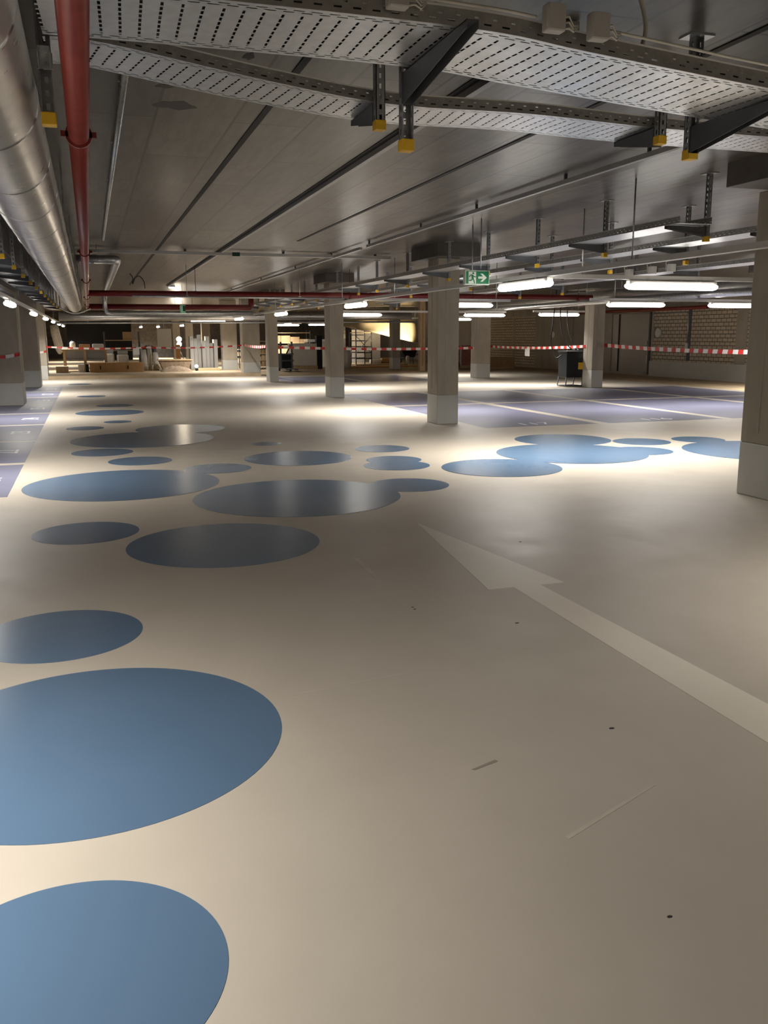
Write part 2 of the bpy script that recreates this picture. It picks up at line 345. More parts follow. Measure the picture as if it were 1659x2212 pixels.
for i in range(2):
    bay(6.1 + i * 2.6, 8.5 + i * 2.6, 27.9, 32.3, ['far slate-blue parking bay by the third centre column', 'far slate-blue parking bay under the tape'][i])
tag(MB().box(16.7, XR - .05, 19.5, 33.5, 0, .0008).build('raw_screed_strip', M['screed'], floor), 'uncoated brown floor strip along the brick wall')
tag(MB().box(6.3, XR - .06, 33.6, 61.5, 0, .0008).build('raw_screed_strip', M['screed'], floor), 'uncoated brown floor of the construction area')
slab = MB().box(-6.0, 6.15, 33.7, 61.5, 0, .11).build('concrete_slab', M['screed'])
tag(slab, 'low raised raw concrete slab at the far end of the aisle', 'slab')
# scuffs, scratches
for pts, mm, lb in (([(1.62, 5.62), (1.66, 5.62), (1.64, 5.0), (1.60, 5.0)], 'scratch', 'pale scratch below the dark lone dot'), ([(1.28, 2.14), (1.72, 2.33), (1.725, 2.318), (1.285, 2.125)], 'scratch', 'long pale scratch in the lower right'),
    ([(.72, 3.47), (1.35, 3.56), (1.35, 3.553), (.72, 3.462)], 'scratch', 'thin pale scratch right of the large dot'), ([(1.18, 2.62), (1.29, 2.66), (1.295, 2.645), (1.19, 2.612)], 'scuff', 'short dark scuff')):
    tag(MB().prism(pts[::-1], 0, .0009).build('scuff_mark', M[mm], floor), lb)
for x, y, r in ((2.06, 4.02, .012), (1.63, 4.42, .008), (1.63, 4.46, .008), (1.83, 2.75, .012), (1.35, 1.72, .008), (2.93, 5.7, .012)):
    MB().prism([(x + r * math.cos(a), y + .6 * r * math.sin(a)) for a in [i * math.pi / 4 for i in range(8)]], 0, .001).build('dirt_speck', M['cable_black'], floor)

for x, y, rx, ry in ((.51, 5.35, .10, .03), (.52, 5.72, .05, .02), (.62, 6.15, .13, .05), (.9, 5.0, .03, .03), (.80, 5.25, .06, .02)):
    MB().prism([(x + rx * (1 + .2 * math.sin(3 * a)) * math.cos(a), y + ry * 2 * (1 + .25 * math.cos(5 * a)) * math.sin(a)) for a in [i * math.pi / 10 for i in range(20)]], H - .001, H + .001).build('ceiling_stain', M['stain'], ceiling)
# ------------------------------------------------------------------ columns
def column(x0, x1, y0, y1, lb, cap=None, base=.5):
    cx, cy = (x0 + x1) / 2, (y0 + y1) / 2
    t = thing('concrete_column', lb, 'column', (cx, cy, 0))
    a, b = (x1 - x0) / 2, (y1 - y0) / 2
    top = H - .2 if cap else H
    MB().box(-a, a, -b, b, base, top).build('shaft', M['concrete'], t, .012)
    MB().box(-a - .002, a + .002, -b - .002, b + .002, 0, base).build('painted_base', M['base_paint'], t, .012)
    for (x_, y_) in ((-a, 0.12 * b), (a, -.1 * b)):
        MB().box(x_ - .003, x_ + .003, y_ - .006, y_ + .006, base + .1, top).build('formwork_seam', M['wallc'], t)
    MB().box(-.3 * a, -.3 * a + .012, -b - .003, -b, base, top).build('formwork_seam', M['wallc'], t)
    if cap:
        X0, X1, Y0, Y1 = cap
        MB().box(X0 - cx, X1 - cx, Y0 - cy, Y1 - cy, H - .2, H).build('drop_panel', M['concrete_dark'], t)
    return t
column(5.81, 6.18, 6.33, 6.85, 'large concrete column cut by the right edge', (5.35, 6.65, 5.75, 6.72))
column(5.56, 5.95, 14.02, 14.49, 'concrete column in the centre behind the exit sign', (5.4, 6.15, 13.65, 14.88))
column(5.57, 5.92, 21.14, 21.66, 'slim concrete column second beyond the centre one', (5.4, 6.1, 20.8, 22.0))
column(5.6, 5.9, 29.1, 29.7, 'concrete column where the bright tape starts', (5.4, 6.1, 28.75, 30.05))
column(5.58, 6.24, 34.25, 34.9, 'wide concrete column at the corner of the raised slab')
column(5.3, 5.92, 37.8, 38.3, 'brightly lit column standing on the raised slab')
column(13.58, 13.95, 22.3, 22.8, 'concrete column beside the black power distributor', (13.2, 14.3, 21.9, 23.2))
column(12.98, 13.5, 28.95, 29.5, 'concrete column left of the tan carton', (12.7, 13.8, 28.6, 29.85))
column(13.02, 13.38, 38.3, 38.8, 'dim concrete column below the lit tarpaulin')
column(13.58, 13.95, 14.75, 15.25, 'concrete column hidden beyond the right column', (13.2, 14.3, 14.3, 15.7))
column(-2.35, -1.47, 21.2, 22.1, 'nearest left concrete column with a taped corner')
column(-2.35, -1.47, 28.75, 29.6, 'second left concrete column')
column(-2.3, -1.46, 33.7, 34.4, 'third left concrete column at the slab edge', base=.5)
for (x0, x1, y, lb) in ((4.18, 4.54, 48, 'far pale column left of the work lamps'), (4.82, 5.22, 48, 'far pale column right of the work lamps'), (5.2, 5.6, 44, 'far pale column behind the right end of the metal sheets'), (7.0, 7.35, 50, 'far column behind the metal sheets'), (-2.6, -2.2, 52, 'far column near the white tube')):
    column(x0, x1, y, y + .4, lb, base=.4)

# ------------------------------------------------------------------ luminaires
def luminaire(lb, loc, rz, group, L_=1.35):
    t = thing('tube_luminaire', lb, 'ceiling light', loc, rz, group)
    hs = MB().box(-.045, .045, -L_ / 2 + .04, L_ / 2 - .04, .0, .055).build('housing', M['white_plastic'], t, .01)
    b = MB(); n = 14; prof = [(-1, .15), (-.985, .38), (-.95, .66), (-.9, .86), (-.84, 1), (.84, 1), (.9, .86), (.95, .66), (.985, .38), (1, .15)]
    rings = []
    for s_, k in prof:
        rings.append([b.bm.verts.new((k * .068 * math.cos(a), s_ * L_ / 2, max(-.055, min(.034, -.012 + k * .050 * math.sin(a))))) for a in [i * 2 * math.pi / n for i in range(n)]])
    for q, w_ in zip(rings, rings[1:]):
        for i in range(n):
            f = b.bm.faces.new((q[i], q[(i + 1) % n], w_[(i + 1) % n], w_[i])); f.smooth = True
    b.bm.faces.new(rings[0][::-1]); b.bm.faces.new(rings[-1])
    tag(b.build('opal_cover', M['opal'], t), 'glowing white opal cover')
    for s_ in (-1, 1): MB().box(-.05, .05, s_ * L_ * .28 - .015, s_ * L_ * .28 + .015, .045, .062).build('mounting_clip', M['galv'], hs)
    ld = bpy.data.lights.new('tube_light', 'AREA'); ld.shape = 'RECTANGLE'; ld.size = .11; ld.size_y = L_ - .1; ld.energy = LAMP_W; ld.color = LAMP_COL; ld.spread = math.radians(142)
    lo = bpy.data.objects.new('tube_light', ld); C.objects.link(lo); lo.parent = t; lo.location = (0, 0, -.064)
    return t
def trunking(name, lb, x, y0, y1, z, cat='cable trunking', xdir=False, rods=()):
    t = thing(name, lb, cat, (x, y0, z) if not xdir else (y0, x, z))
    Ln = y1 - y0
    if xdir: MB().box(0, Ln, -.035, .035, 0, .05).build('trunk', M['white_metal'], t)
    else: MB().box(-.04, .04, 0, Ln, 0, .05).build('trunk', M['white_metal'], t)
    for r in rods:
        b = MB(); p = (0, r - y0, 0) if not xdir else (r - y0, 0, 0)
        b.tube([(p[0], p[1], .05), (p[0], p[1], H - z)], .008, 6); b.build('threaded_rod', M['galv'], t)
    return t
ZL = 2.09
lum0 = None
def put(lb, loc, rz, group):
    global lum0
    if lum0 is None:
        lum0 = luminaire(lb, loc, rz, group); return lum0
    r = dup(lum0, loc, lb, rz); r['group'] = group; return r
# left row along the aisle
for i, y in enumerate((-5.0, 2.5, 10.1, 17.7, 25.0, 31.8, 38.6, 45.8, 53.0)):
    lb = ['lit tube luminaire of the left row behind the viewpoint', 'lit tube luminaire of the left row left of the near dots', 'lit tube luminaire of the left row left of the big dot', 'largest lit tube luminaire of the left row in view', 'second lit tube luminaire in view of the left row', 'third lit tube luminaire in view of the left row', 'fourth lit tube luminaire in view of the left row', 'fifth lit tube luminaire in view of the left row', 'farthest lit tube luminaire of the left row'][i]
    put(lb, (-1.32, y, ZL), 0, 'luminaires of the left row')
trunking('lamp_trunking', 'white trunking that carries the left lamp row', -1.32, -6.5, 58, ZL + .062, rods=[-4, 1, 6, 13, 20, 27])
# right row along the aisle
for i, y in enumerate((2.6, 9.85, 17.05, 24.25, 31.45)):
    lb = ['lit tube luminaire under the long white trunking, out of frame on the right', 'lit tube luminaire under the long white trunking just right of the exit sign', 'lit tube luminaire under the long white trunking right of the second column', 'lit tube luminaire under the long white trunking left of the second column', 'farthest lit tube luminaire under the long white trunking'][i]
    put(lb, (5.02, y, ZL), 0, 'luminaires under the long white trunking')
put('lit tube luminaire of the right row behind the viewpoint', (5.02, -4.6, ZL), 0, 'luminaires under the long white trunking')
trunking('lamp_trunking', 'long white trunking in front of the centre column', 5.02, -6.5, 32.6, ZL + .062, rods=[2, 7.6, 11.4, 18.0, 25.0])
# cross rows between the right-hand columns
cross = [(6.9, 9.55, 'large lit luminaire beneath the short cross trunking on the right'), (10.45, 15.6, 'lit luminaire in front of the steel door'), (12.85, 15.6, 'lit luminaire touching the right column edge'),
         (7.05, 16.5, 'lit luminaire directly right of the centre column'), (7.42, 24.8, 'lit luminaire right of the second column above the tarpaulin'), (11.35, 24.8, 'lit luminaire right of the centre column, lower of two'),
         (13.1, 31.3, 'small lit luminaire behind the centre column edge'), (13.25, 23.7, 'lit luminaire left of the power distributor column'), (17.7, 19.6, 'added unseen luminaire beside the wall behind the right column, nearer the brick infill'), (17.6, 12.0, 'added unseen luminaire beside the wall far behind the right column'), (10.4, 9.55, 'lit luminaire hidden behind the right column'), (17.2, 15.6, 'lit luminaire far right behind the right column')]  # the two luminaires beside the wall are added, unseen, to brighten the brick
for x, y, lb in cross: put(lb, (x, y, ZL), math.pi / 2, 'cross luminaires of the right-hand bays')
for (a, b, y, lb) in ((5.08, 11.6, 9.55, 'white cross trunking meeting the long trunking near the exit sign'), (9.4, 18.5, 15.6, 'white cross trunking over the front parking bays'), (5.1, 8.1, 16.5, 'short white cross trunking right of the centre column'), (6.5, 12.05, 24.8, 'white cross trunking over the back parking bays'),
        (16.8, 18.9, 19.6, 'short white cross trunking for the added luminaire near the brick infill'), (16.8, 18.8, 12.0, 'short white cross trunking for the added luminaire hidden behind the right column'), (12.4, 14.2, 23.7, 'short white cross trunking by the power distributor column'), (12.2, 14.0, 31.3, 'short white cross trunking behind the centre column edge')):
    trunking('cross_trunking', lb, y, a, b, ZL + .062, xdir=True, rods=[a + .55, b - .3])
# construction area
far = [(5.7, 40.1, 0, 'bright luminaire beside the lit slab column'), (4.55, 36.2, 1, 'bright luminaire left of the lit slab column'), (7.6, 46.5, 0, 'luminaire between the slab columns'), (5.0, 51.5, 0, 'luminaire above the far pale columns'), (5.0, 56.0, 0, 'dimmer luminaire left of the far pale columns'),
       (4.2, 58.5, 0, 'luminaire above the hanging white board'), (3.2, 59.5, 0, 'farthest luminaire over the wrapped pallets'), (8.6, 50.0, 0, 'luminaire just left of the wide corner column'), (9.6, 44.7, 0, 'luminaire right of the wide corner column'), (10.6, 49.5, 1, 'luminaire above the white pallet'), (12.0, 47.5, 1, 'luminaire above the cardboard boxes')]
for x, y, r, lb in far: put(lb, (x, y, ZL), r * math.pi / 2, 'luminaires of the construction area')
for x, y, r, lb in far:
    o = trunking('lamp_trunking', 'short white trunking over the ' + lb, x if not r else y, (y if not r else x) - .8, (y if not r else x) + .8, ZL + .062, xdir=bool(r), rods=[(y if not r else x) - .6, (y if not r else x) + .6])

# ------------------------------------------------------------------ cable trays
def tray(name, lb, st, W, m, hh=.06, cat='cable tray', cables=False):
    ox, oy, oz = st[0]
    t = thing(name, lb, cat, (ox, oy, oz))
    P = [Vector(p) - Vector(st[0]) for p in st]
    # densify with catmull-like smoothing
    Q = []
    for i in range(len(P) - 1):
        p0, p1, p2, p3 = P[max(i - 1, 0)], P[i], P[i + 1], P[min(i + 2, len(P) - 1)]
        for k in range(6 if len(P) > 2 else 1):
            s_ = k / 6
            Q.append(.5 * ((2 * p1) + (p2 - p0) * s_ + (2 * p0 - 5 * p1 + 4 * p2 - p3) * s_ ** 2 + (3 * p1 - p0 - 3 * p2 + p3) * s_ ** 3))
    Q.append(P[-1])
    U = [0]
    for a, b in zip(Q, Q[1:]): U.append(U[-1] + (b - a).length)
    nor = []
    for i in range(len(Q)):
        d = Q[min(i + 1, len(Q) - 1)] - Q[max(i - 1, 0)]; d.z = 0; d.normalize(); nor.append(Vector((-d.y, d.x, 0)))
    def strip(nm, prof, mm):       # prof: list of (offset, z, v)
        bm = bmesh.new(); uvl = bm.loops.layers.uv.new('UVMap')
        rows = [[bm.verts.new(q + n_ * o + Vector((0, 0, z))) for (o, z, _) in prof] for q, n_ in zip(Q, nor)]
        for i in range(len(Q) - 1):
            for k in range(len(prof) - 1):
                f = bm.faces.new((rows[i][k], rows[i + 1][k], rows[i + 1][k + 1], rows[i][k + 1]))
                for lp, (uu, vv_) in zip(f.loops, ((U[i], prof[k][2]), (U[i + 1], prof[k][2]), (U[i + 1], prof[k + 1][2]), (U[i], prof[k + 1][2]))): lp[uvl].uv = (uu, vv_)
        me = bpy.data.meshes.new(nm); bm.to_mesh(me); bm.free(); me.materials.append(mm)
        o = bpy.data.objects.new(nm, me); C.objects.link(o); o.parent = t
        sd = o.modifiers.new('sheet', 'SOLIDIFY'); sd.thickness = .0015; sd.offset = 0
        return o
    a = W / 2
    strip('tray_base', [(-a, 0, -a), (a, 0, a)], m)
    for s_ in (-1, 1):
        strip('side_wall', [(s_ * a, 0, 0), (s_ * a, hh - .004, hh), (s_ * (a + .002), hh - .003, hh)], M['tray_side'])
        strip('tray_rim_highlight', [(s_ * (a + .004), hh - .006, 0), (s_ * (a + .004), hh, .006), (s_ * (a - .012), hh + .001, .02)], M['white_metal'])  # rim lip in pale metal paints the bright lamp-lit edge line
    if cables:
        for k in range(cables):
            off = -a + .06 + (W - .12) * k / max(1, cables - 1)
            b = MB(); b.tube([q + n_ * (off + .012 * math.sin(i * 1.3 + k)) + Vector((0, 0, .022)) for i, (q, n_) in enumerate(zip(Q, nor))], .019, 6)
            b.build('cable', M['cable_black'] if k % 5 else M['steel_dark'], t)
    return t
tray('cable_tray', 'wide perforated cable tray nearest overhead', [(-.1, 3.5, 2.6), (.5, 3.48, 2.6), (1.4, 3.485, 2.6), (1.9, 3.535, 2.58), (2.9, 3.60, 2.53), (3.7, 3.66, 2.51), (5.0, 3.74, 2.5)], .52, M['tray50'], .065, cables=11)
tray('cable_tray', 'second perforated cable tray overhead, behind the wide one', [(-.1, 4.68, 2.8), (.12, 4.69, 2.8), (.9, 4.86, 2.745), (1.6, 4.93, 2.70), (2.4, 4.9, 2.70), (3.3, 4.98, 2.70), (4.5, 4.97, 2.70), (5.3, 4.97, 2.70)], .41, M['tray40'], .06, cables=8)
tray('cable_tray', 'long perforated cable tray left of the right-hand hanger posts', [(5.27, 7.0, 2.48), (5.27, 20, 2.48), (5.27, 33, 2.48)], .34, M['tray30'], .06)
tray('cable_tray', 'perforated cable tray right of the centre columns', [(6.42, 6.9, 2.48), (6.42, 20, 2.48), (6.42, 33, 2.48)], .34, M['tray30'], .06)
tray('cable_tray', 'far perforated cable tray near the big right duct', [(9.0, 8, 2.478), (9.0, 18, 2.478), (9.0, 27.6, 2.478)], .4, M['tray40'], .06)
tray('cable_tray', 'cable tray above the left lamp row', [(-1.08, 4.0, 2.42), (-1.08, 18, 2.42), (-1.08, 34, 2.42)], .42, M['tray_dull'], .06)
tray('cable_tray', 'second narrow cable tray above the left lamp row', [(-1.62, 4.0, 2.36), (-1.62, 12, 2.36), (-1.62, 20.8, 2.36)], .34, M['tray_dull'], .06)

# ------------------------------------------------------------------ hanger posts with cantilever arms
def post(lb, loc, L_, rz=0, arm=.42, armz=None, group=None, a_h=.10, w_=.046, name='hanger_post'):
    """U-profile hung from the ceiling; arm points along local +Y from the profile."""
    t = thing(name, lb, 'hanger post', loc, rz, group)
    q = w_ / 2
    b = MB(); b.box(-q, q, -q, -q + .004, -L_, 0); b.box(-q, -q + .004, -q, q, -L_, 0); b.box(q - .004, q, -q, q, -L_, 0); pf = b.build('profile', M['profile'], t)
    MB().box(-.07, .07, -.05, .05, -.008, 0).build('head_plate', M['galv'], pf)
    b = MB(); b.box(-q - .004, q + .004, -q - .004, q + .004, -L_ - .006, -L_ + .042); tag(b.build('end_cap', M['yellow'], pf, .003), 'yellow plastic end cap')
    if armz is not None:
        b = MB(); th = .022
        for s_ in (-1, 1):
            b.poly([(s_ * th, q, -armz), (s_ * th, q + arm, -armz), (s_ * th, q + arm, -armz - .028), (s_ * th, q, -armz - a_h)], (.003, 0, 0))
        b.box(-th, th + .003, q, q + arm, -armz - .003, -armz); b.box(-.03, .03, q - .001, q + .004, -armz - a_h, -armz)
        b.build('cantilever_arm', M['steel_dark'] if arm > .3 else M['galv'], t)
    return t
PI = math.pi
post('hanger post holding the wide tray, left of the picture centre', (1.365, 3.83, H), H - 2.29, PI, .68, H - 2.595, 'overhead tray hangers', .125, .05)
post('hanger post holding the wide tray near the right edge', (2.965, 4.02, H), H - 2.375, PI, .68, H - 2.522, 'overhead tray hangers', .125, .05)
post('hanger post holding the second tray, left one', (1.515, 4.67, H), H - 2.557, 0, .43, H - 2.695, 'overhead tray hangers', .11, .05)
post('hanger post holding the second tray, right one', (3.265, 4.72, H), H - 2.60, 0, .43, H - 2.695, 'overhead tray hangers', .11, .05)
post('short hanger post between the round duct and the red pipe', (-.095, 4.02, H), H - 2.34, PI, .10, H - 2.6, 'overhead tray hangers', .06, .05)
py = [7.17, 8.9, 10.48, 11.97, 13.45, 15.4, 17.2, 18.5, 20.2, 22.2, 23.5, 25.1, 26.7, 28.3, 30.3]
p0 = None
for i, y in enumerate(py):
    lb = f'yellow-capped hanger post of the long right tray, {ORD[i]} beyond the right column'
    if p0 is None: p0 = post(lb, (5.52, y, H), H - 2.35, PI / 2, .42, H - 2.475, 'hanger posts of the long right tray', .085, .042)
    else: dup(p0, (5.52, y, H), lb)
p1 = None
for i, y in enumerate((7.4, 9.0, 10.6, 12.2, 15.2, 16.8, 18.4, 20.0, 23.4, 25.0, 26.6)):
    lb = f'yellow-capped hanger post of the tray right of the centre columns, {ORD[i]} from the right column'
    if p1 is None: p1 = post(lb, (6.67, y, H), H - 2.30, PI / 2, .42, H - 2.475, 'hanger posts right of the centre columns', .085, .042)
    else: dup(p1, (6.67, y, H), lb)
for i, y in enumerate((12.2, 13.9, 16.5, 18.4, 20.2, 22.0, 26.9)):
    lb = f'white-lit hanger post of the far right tray, {ORD[i]} in line'
    dup(p1, (9.28, y, H), lb)['group'] = 'hanger posts of the far right tray'
for i, y in enumerate((5.4, 7.0, 8.6, 10.2, 11.75, 13.35, 15.0, 16.6, 18.2, 19.8, 21.4, 23.0, 24.6, 27.0, 30.0)):
    lb = f'yellow-capped hanger post between the round duct and left tray, {ORD[i]} along the aisle'
    if i == 0: p2 = post(lb, (-.80, y, H), H - 2.30, PI / 2, .42, H - 2.416, 'hanger posts of the left tray', .08, .042)
    else: dup(p2, (-.80, y, H), lb)

# ------------------------------------------------------------------ ducts and pipes
d = thing('ventilation_duct', 'big round sheet-metal ventilation duct at upper left', 'duct', (-.366, -3.0, 2.5))
b = MB(); pts, rs = [], []; y = 0; 
while y < 34.0:
    for dy, rr in ((0, .225), (.003, .228), (.012, .228), (.015, .225), (.03, .225), (.61, .225), (1.195, .225)):
        pts.append((0, y + dy + .0, 0)); rs.append(rr)
    y += 1.217
b.tube(pts, rs, 40); b.build('duct_tube', M['duct'], d)
for k in range(0, 28, 3):
    yy = k * 1.217 + .3; s_ = MB()
    for sg in (-1, 1): MB().box(sg * .232 - .008, sg * .232 + .008, yy, yy + .03, .0, H - 2.5).build('hanger_strap', M['galv'], d)
rp = thing('sprinkler_pipe', 'red sprinkler pipework running down the aisle and across', 'pipe', (.015, -3.0, 2.37))
MB().tube([(0, 0, 0), (0, 33.9, 0)], .0445, 20).build('main_run', M['red'], rp)
tag(MB().tube([(0, 22.5, 0), (11.78, 22.5, .02)], .062, 16).build('cross_run', M['red_dark'], rp), 'upper red pipe across the aisle')
tag(MB().tube([(0, 31.2, 0), (4.85, 31.2, 0), (4.88, 31.2, .05), (4.88, 31.2, .42)], .085, 16).build('cross_run', M['red_dark'], rp), 'lower red pipe across the aisle')
for yy in (2.2, 7.33, 13.04, 18.0, 24.5, 29.5):
    b = MB(); b.tube([(0, yy - .012, 0), (0, yy + .012, 0)], .056, 20); b.box(-.075, .075, yy - .012, yy + .012, -.012, .012); b.tube([(0, yy, .05), (0, yy, H - 2.374)], .006, 6); b.build('pipe_clamp', M['red_dark'], rp)
for xx in (2.2, 5.6, 8.6, 11.4):
    b = MB(); b.tube([(xx, 22.5, .05), (xx, 22.5, H - 2.372)], .006, 6); b.tube([(xx - .02, 22.5, 0), (xx + .02, 22.5, 0)], .07, 16); b.build('pipe_clamp', M['red_dark'], rp)
# galvanised pipes
def pipe(name, lb, pts, r, m='galv', n=14, cat='pipe', clamps=(), seams=0):
    p0_ = Vector(pts[0]); t = thing(name, lb, cat, pts[0])
    MB().tube([Vector(p) - p0_ for p in pts], r, n).build('pipe_run', M[m], t)
    for c in clamps:
        q = Vector(c) - p0_; b = MB(); b.tube([(q.x, q.y, r * .8), (q.x, q.y, H - p0_.z - .002)], .006, 6); b.box(q.x - r - .008, q.x + r + .008, q.y - .012, q.y + .012, r - .002, r + .01)
        b.build('pipe_clamp', M['galv'], t)
    return t
pipe('ceiling_conduit', 'thin grey conduit on the ceiling right of the red pipe', [(.28, 5.0, 2.905), (.29, 14.2, 2.905)], .021, clamps=[(.28, 5.6, 0), (.28, 7.3, 0), (.285, 9.0, 0), (.285, 11, 0)], cat='conduit')
pipe('drain_pipe', 'galvanised pipe that turns along the aisle behind the red pipe', [(-.12, 15.3, 2.71), (.42, 15.3, 2.71), (.48, 15.33, 2.71), (.51, 15.42, 2.71), (.51, 22.0, 2.71), (.51, 27.6, 2.71), (.51, 27.7, 2.66), (.51, 27.7, 2.30), (.56, 27.7, 2.2), (.66, 27.7, 2.17), (4.85, 27.7, 2.19)], .07, clamps=[(.2, 15.3, 0), (.51, 20, 0), (.51, 25, 0)])
pipe('cross_duct', 'galvanised duct across the far end of the aisle', [(-.95, 33.1, 2.18), (5.3, 33.1, 2.2), (9.0, 33.1, 2.22), (12.0, 33.1, 2.26)], .145, 'duct', 20, 'duct', clamps=[(.8, 33.1, 0), (3, 33.1, 0), (8, 33.1, 0)])
pipe('cross_pipe', 'thin pipe under the far cross duct', [(-1.1, 33.5, 1.97), (12.4, 33.5, 2.02)], .035, clamps=[(0, 33.5, 0), (6.6, 33.5, 0)])
pipe('cross_pipe', 'thin galvanised pipe under the upper red pipe', [(.9, 19.2, 2.305), (5.4, 19.2, 2.30)], .02, clamps=[(2, 19.2, 0), (4.4, 19.2, 0)])
pipe('ventilation_duct', 'big round duct along the right-hand wall side', [(12.3, 7.2, 2.41), (12.3, 21, 2.41), (12.3, 28.5, 2.41)], .175, 'duct', 28, 'duct', clamps=[(12.3, 9, 0), (12.3, 13, 0), (12.3, 19, 0), (12.3, 25, 0)])
pipe('drain_pipe', 'smaller pipe beneath the big right-hand duct', [(11.95, 9.0, 2.29), (11.95, 28.5, 2.29)], .065, clamps=[(11.95, 12, 0), (11.95, 20, 0)])
pipe('drain_pipe', 'red pipe along the top of the steel door', [(19.1, 24.5, 2.36), (19.1, 33.0, 2.36)], .06, 'red', clamps=[(19.1, 26, 0), (19.1, 31, 0)])
# ceiling rails
def rail(lb, x, segs, z, w_, clips, hang=.0):
    t = thing('ceiling_rail', lb, 'ceiling rail', (x, segs[0][0], z))
    for a, c in segs:
        MB().box(-w_ / 2, w_ / 2, a - segs[0][0], c - segs[0][0], -.02, .02).build('channel', M['rail'], t)
    for k in clips:
        MB().box(-.012, .012, k - segs[0][0] - .012, k - segs[0][0] + .012, .02, H - z).build('ceiling_clip', M['steel_dark'], t)
    return t
rail('galvanised ceiling rail left of the picture centre', 2.27, [(4.0, 27.0)], 2.925, .045, [4.5, 8, 12, 17, 22])
rail('galvanised ceiling rail on the right with a break', 4.27, [(3.0, 13.8), (14.15, 31.0)], 2.88, .04, [6.3, 7.6, 9.6, 11.4, 13.7, 16, 19, 23, 28])
for x, y0, y1, lb in ((1.2, 3.5, 27, 'dark joint left of the ceiling rail'), (2.22, 4, 27, 'painted shadow line beside the left rail'), (3.2, 2.5, 14, 'faint ceiling joint')):  # strip beside the left rail paints its shadow line; the others are joints
    tag(MB().box(x - .022, x + .022, y0, y1, H - .006, H + .002).build('joint_shadow_strip', M['joint'], ceiling), lb)
t = thing('cross_rail', 'galvanised rail across the ceiling toward the centre column', 'ceiling rail', (-.55, 15.85, 2.885))
MB().box(0, 5.9, -.025, .025, -.02, .03).build('channel', M['white_metal'], t)
for k in (.6, 2.2, 3.9, 5.6): MB().box(k - .02, k + .02, -.02, .02, .03, H - 2.885).build('ceiling_clip', M['steel_dark'], t)
MB().box(3.0, 3.13, -.035, -.02, -.03, .035).build('junction_block', M['green_dark'], t)
for k, y in enumerate((13.3, 12.65, 12.15)):
    t = thing('junction_box', f'small white junction box on the far right tray, {ORD[k]} from the left', 'junction box', (8.75, y, 2.52), 0, 'junction boxes on the far right tray')
    MB().box(-.045, .04, -.06, .06, -.06, .06).build('box_body', M['white_plastic'], t, .006); MB().box(-.05, -.045, -.055, .055, -.055, .055).build('box_lid', M['white_plastic'], t)
    MB().tube([(0, .05, .06), (0, .09, .12), (0, .15, .1), (.03, .18, -.02)], .01, 6).build('cable_tail', M['cable_white'], t)
# junction boxes and cables on the near tray
for (x, y, z, lb) in ((1.1, 3.215, 2.665, 'pale junction box on the near tray, leftmost'), (1.72, 3.225, 2.65, 'pale junction box on the near tray, middle'), (1.92, 3.245, 2.645, 'pale junction box on the near tray, right')):
    t = thing('junction_box', lb, 'junction box', (x, y - .035, z), 0, 'junction boxes on the near tray')
    MB().box(-.038, .038, -.025, .025, -.045, .05).build('box_body', M['grey_plastic'], t, .006)
    MB().box(-.034, .034, -.029, -.025, -.04, .045).build('box_lid', M['grey_plastic'], t)
    for k in range(3): MB().tube([(.03, .01, .01 - .02 * k), (.07, .012, .02 - .02 * k), (.10, .03, -.005 - .01 * k), (.125, .04, .0)], .004, 6).build('cable_tail', M['cable_white'], t)
def cable(lb, pts, r=.006, m='cable_white', name='cable', n=8):
    P = [Vector(p) for p in pts]; Q = []
    for i in range(len(P) - 1):
        p0_, p1_, p2, p3 = P[max(i - 1, 0)], P[i], P[i + 1], P[min(i + 2, len(P) - 1)]
        for k in range(6):
            s_ = k / 6; Q.append(.5 * ((2 * p1_) + (p2 - p0_) * s_ + (2 * p0_ - 5 * p1_ + 4 * p2 - p3) * s_ ** 2 + (3 * p1_ - p0_ - 3 * p2 + p3) * s_ ** 3))
    Q.append(P[-1]); o = MB().tube(Q, r, n).build(name, M[m]); return tag(o, lb, 'cable')
cable('pale cable clipped along the rim of the near tray', [(1.16, 3.21, 2.68), (1.35, 3.215, 2.675), (1.52, 3.22, 2.672), (1.66, 3.215, 2.66)])
cable('pale cable running right from the last junction box', [(1.99, 3.25, 2.655), (2.3, 3.275, 2.64), (2.7, 3.305, 2.62), (3.3, 3.35, 2.60), (4.4, 3.43, 2.58)])
cable('grey cable looping down from the ceiling at the top right', [(2.12, 3.36, 2.95), (2.17, 3.35, 2.86), (2.2, 3.34, 2.78), (2.21, 3.33, 2.70), (2.19, 3.33, 2.62)], .009)
cable('pale cable drooping below the end of the round duct', [(-.75, 27, 2.3), (-.45, 27, 2.16), (-.2, 27, 2.16), (.1, 27, 2.28)], .02)
cable('coiled black cable loop hanging from the ceiling', [(1.0, 22, 2.94), (1.06, 22, 2.84), (1.05, 22, 2.70), (1.12, 22, 2.84), (1.22, 22, 2.88), (1.31, 22, 2.76), (1.33, 22, 2.6)], .010, 'cable_black')
for k, pts in enumerate(([(13.0, 23.4, 2.94), (12.9, 23.4, 1.9), (12.85, 23.4, 1.3), (12.98, 23.35, .85), (13.14, 23.3, .9), (13.3, 23.2, 1.05)], [(13.1, 23.4, 2.94), (13.15, 23.4, 1.8), (13.3, 23.4, 1.35), (13.45, 23.3, 1.1), (13.55, 23.2, 1.05)], [(13.35, 23.45, 2.94), (13.4, 23.45, 1.9), (13.5, 23.4, 1.4), (13.62, 23.3, 1.12), (13.66, 23.2, 1.05)])):
    cable(['black cable hanging in a low loop into the power distributor', 'black cable slanting down to the power distributor', 'black cable nearest the column at the power distributor'][k], pts, .018, 'cable_black')
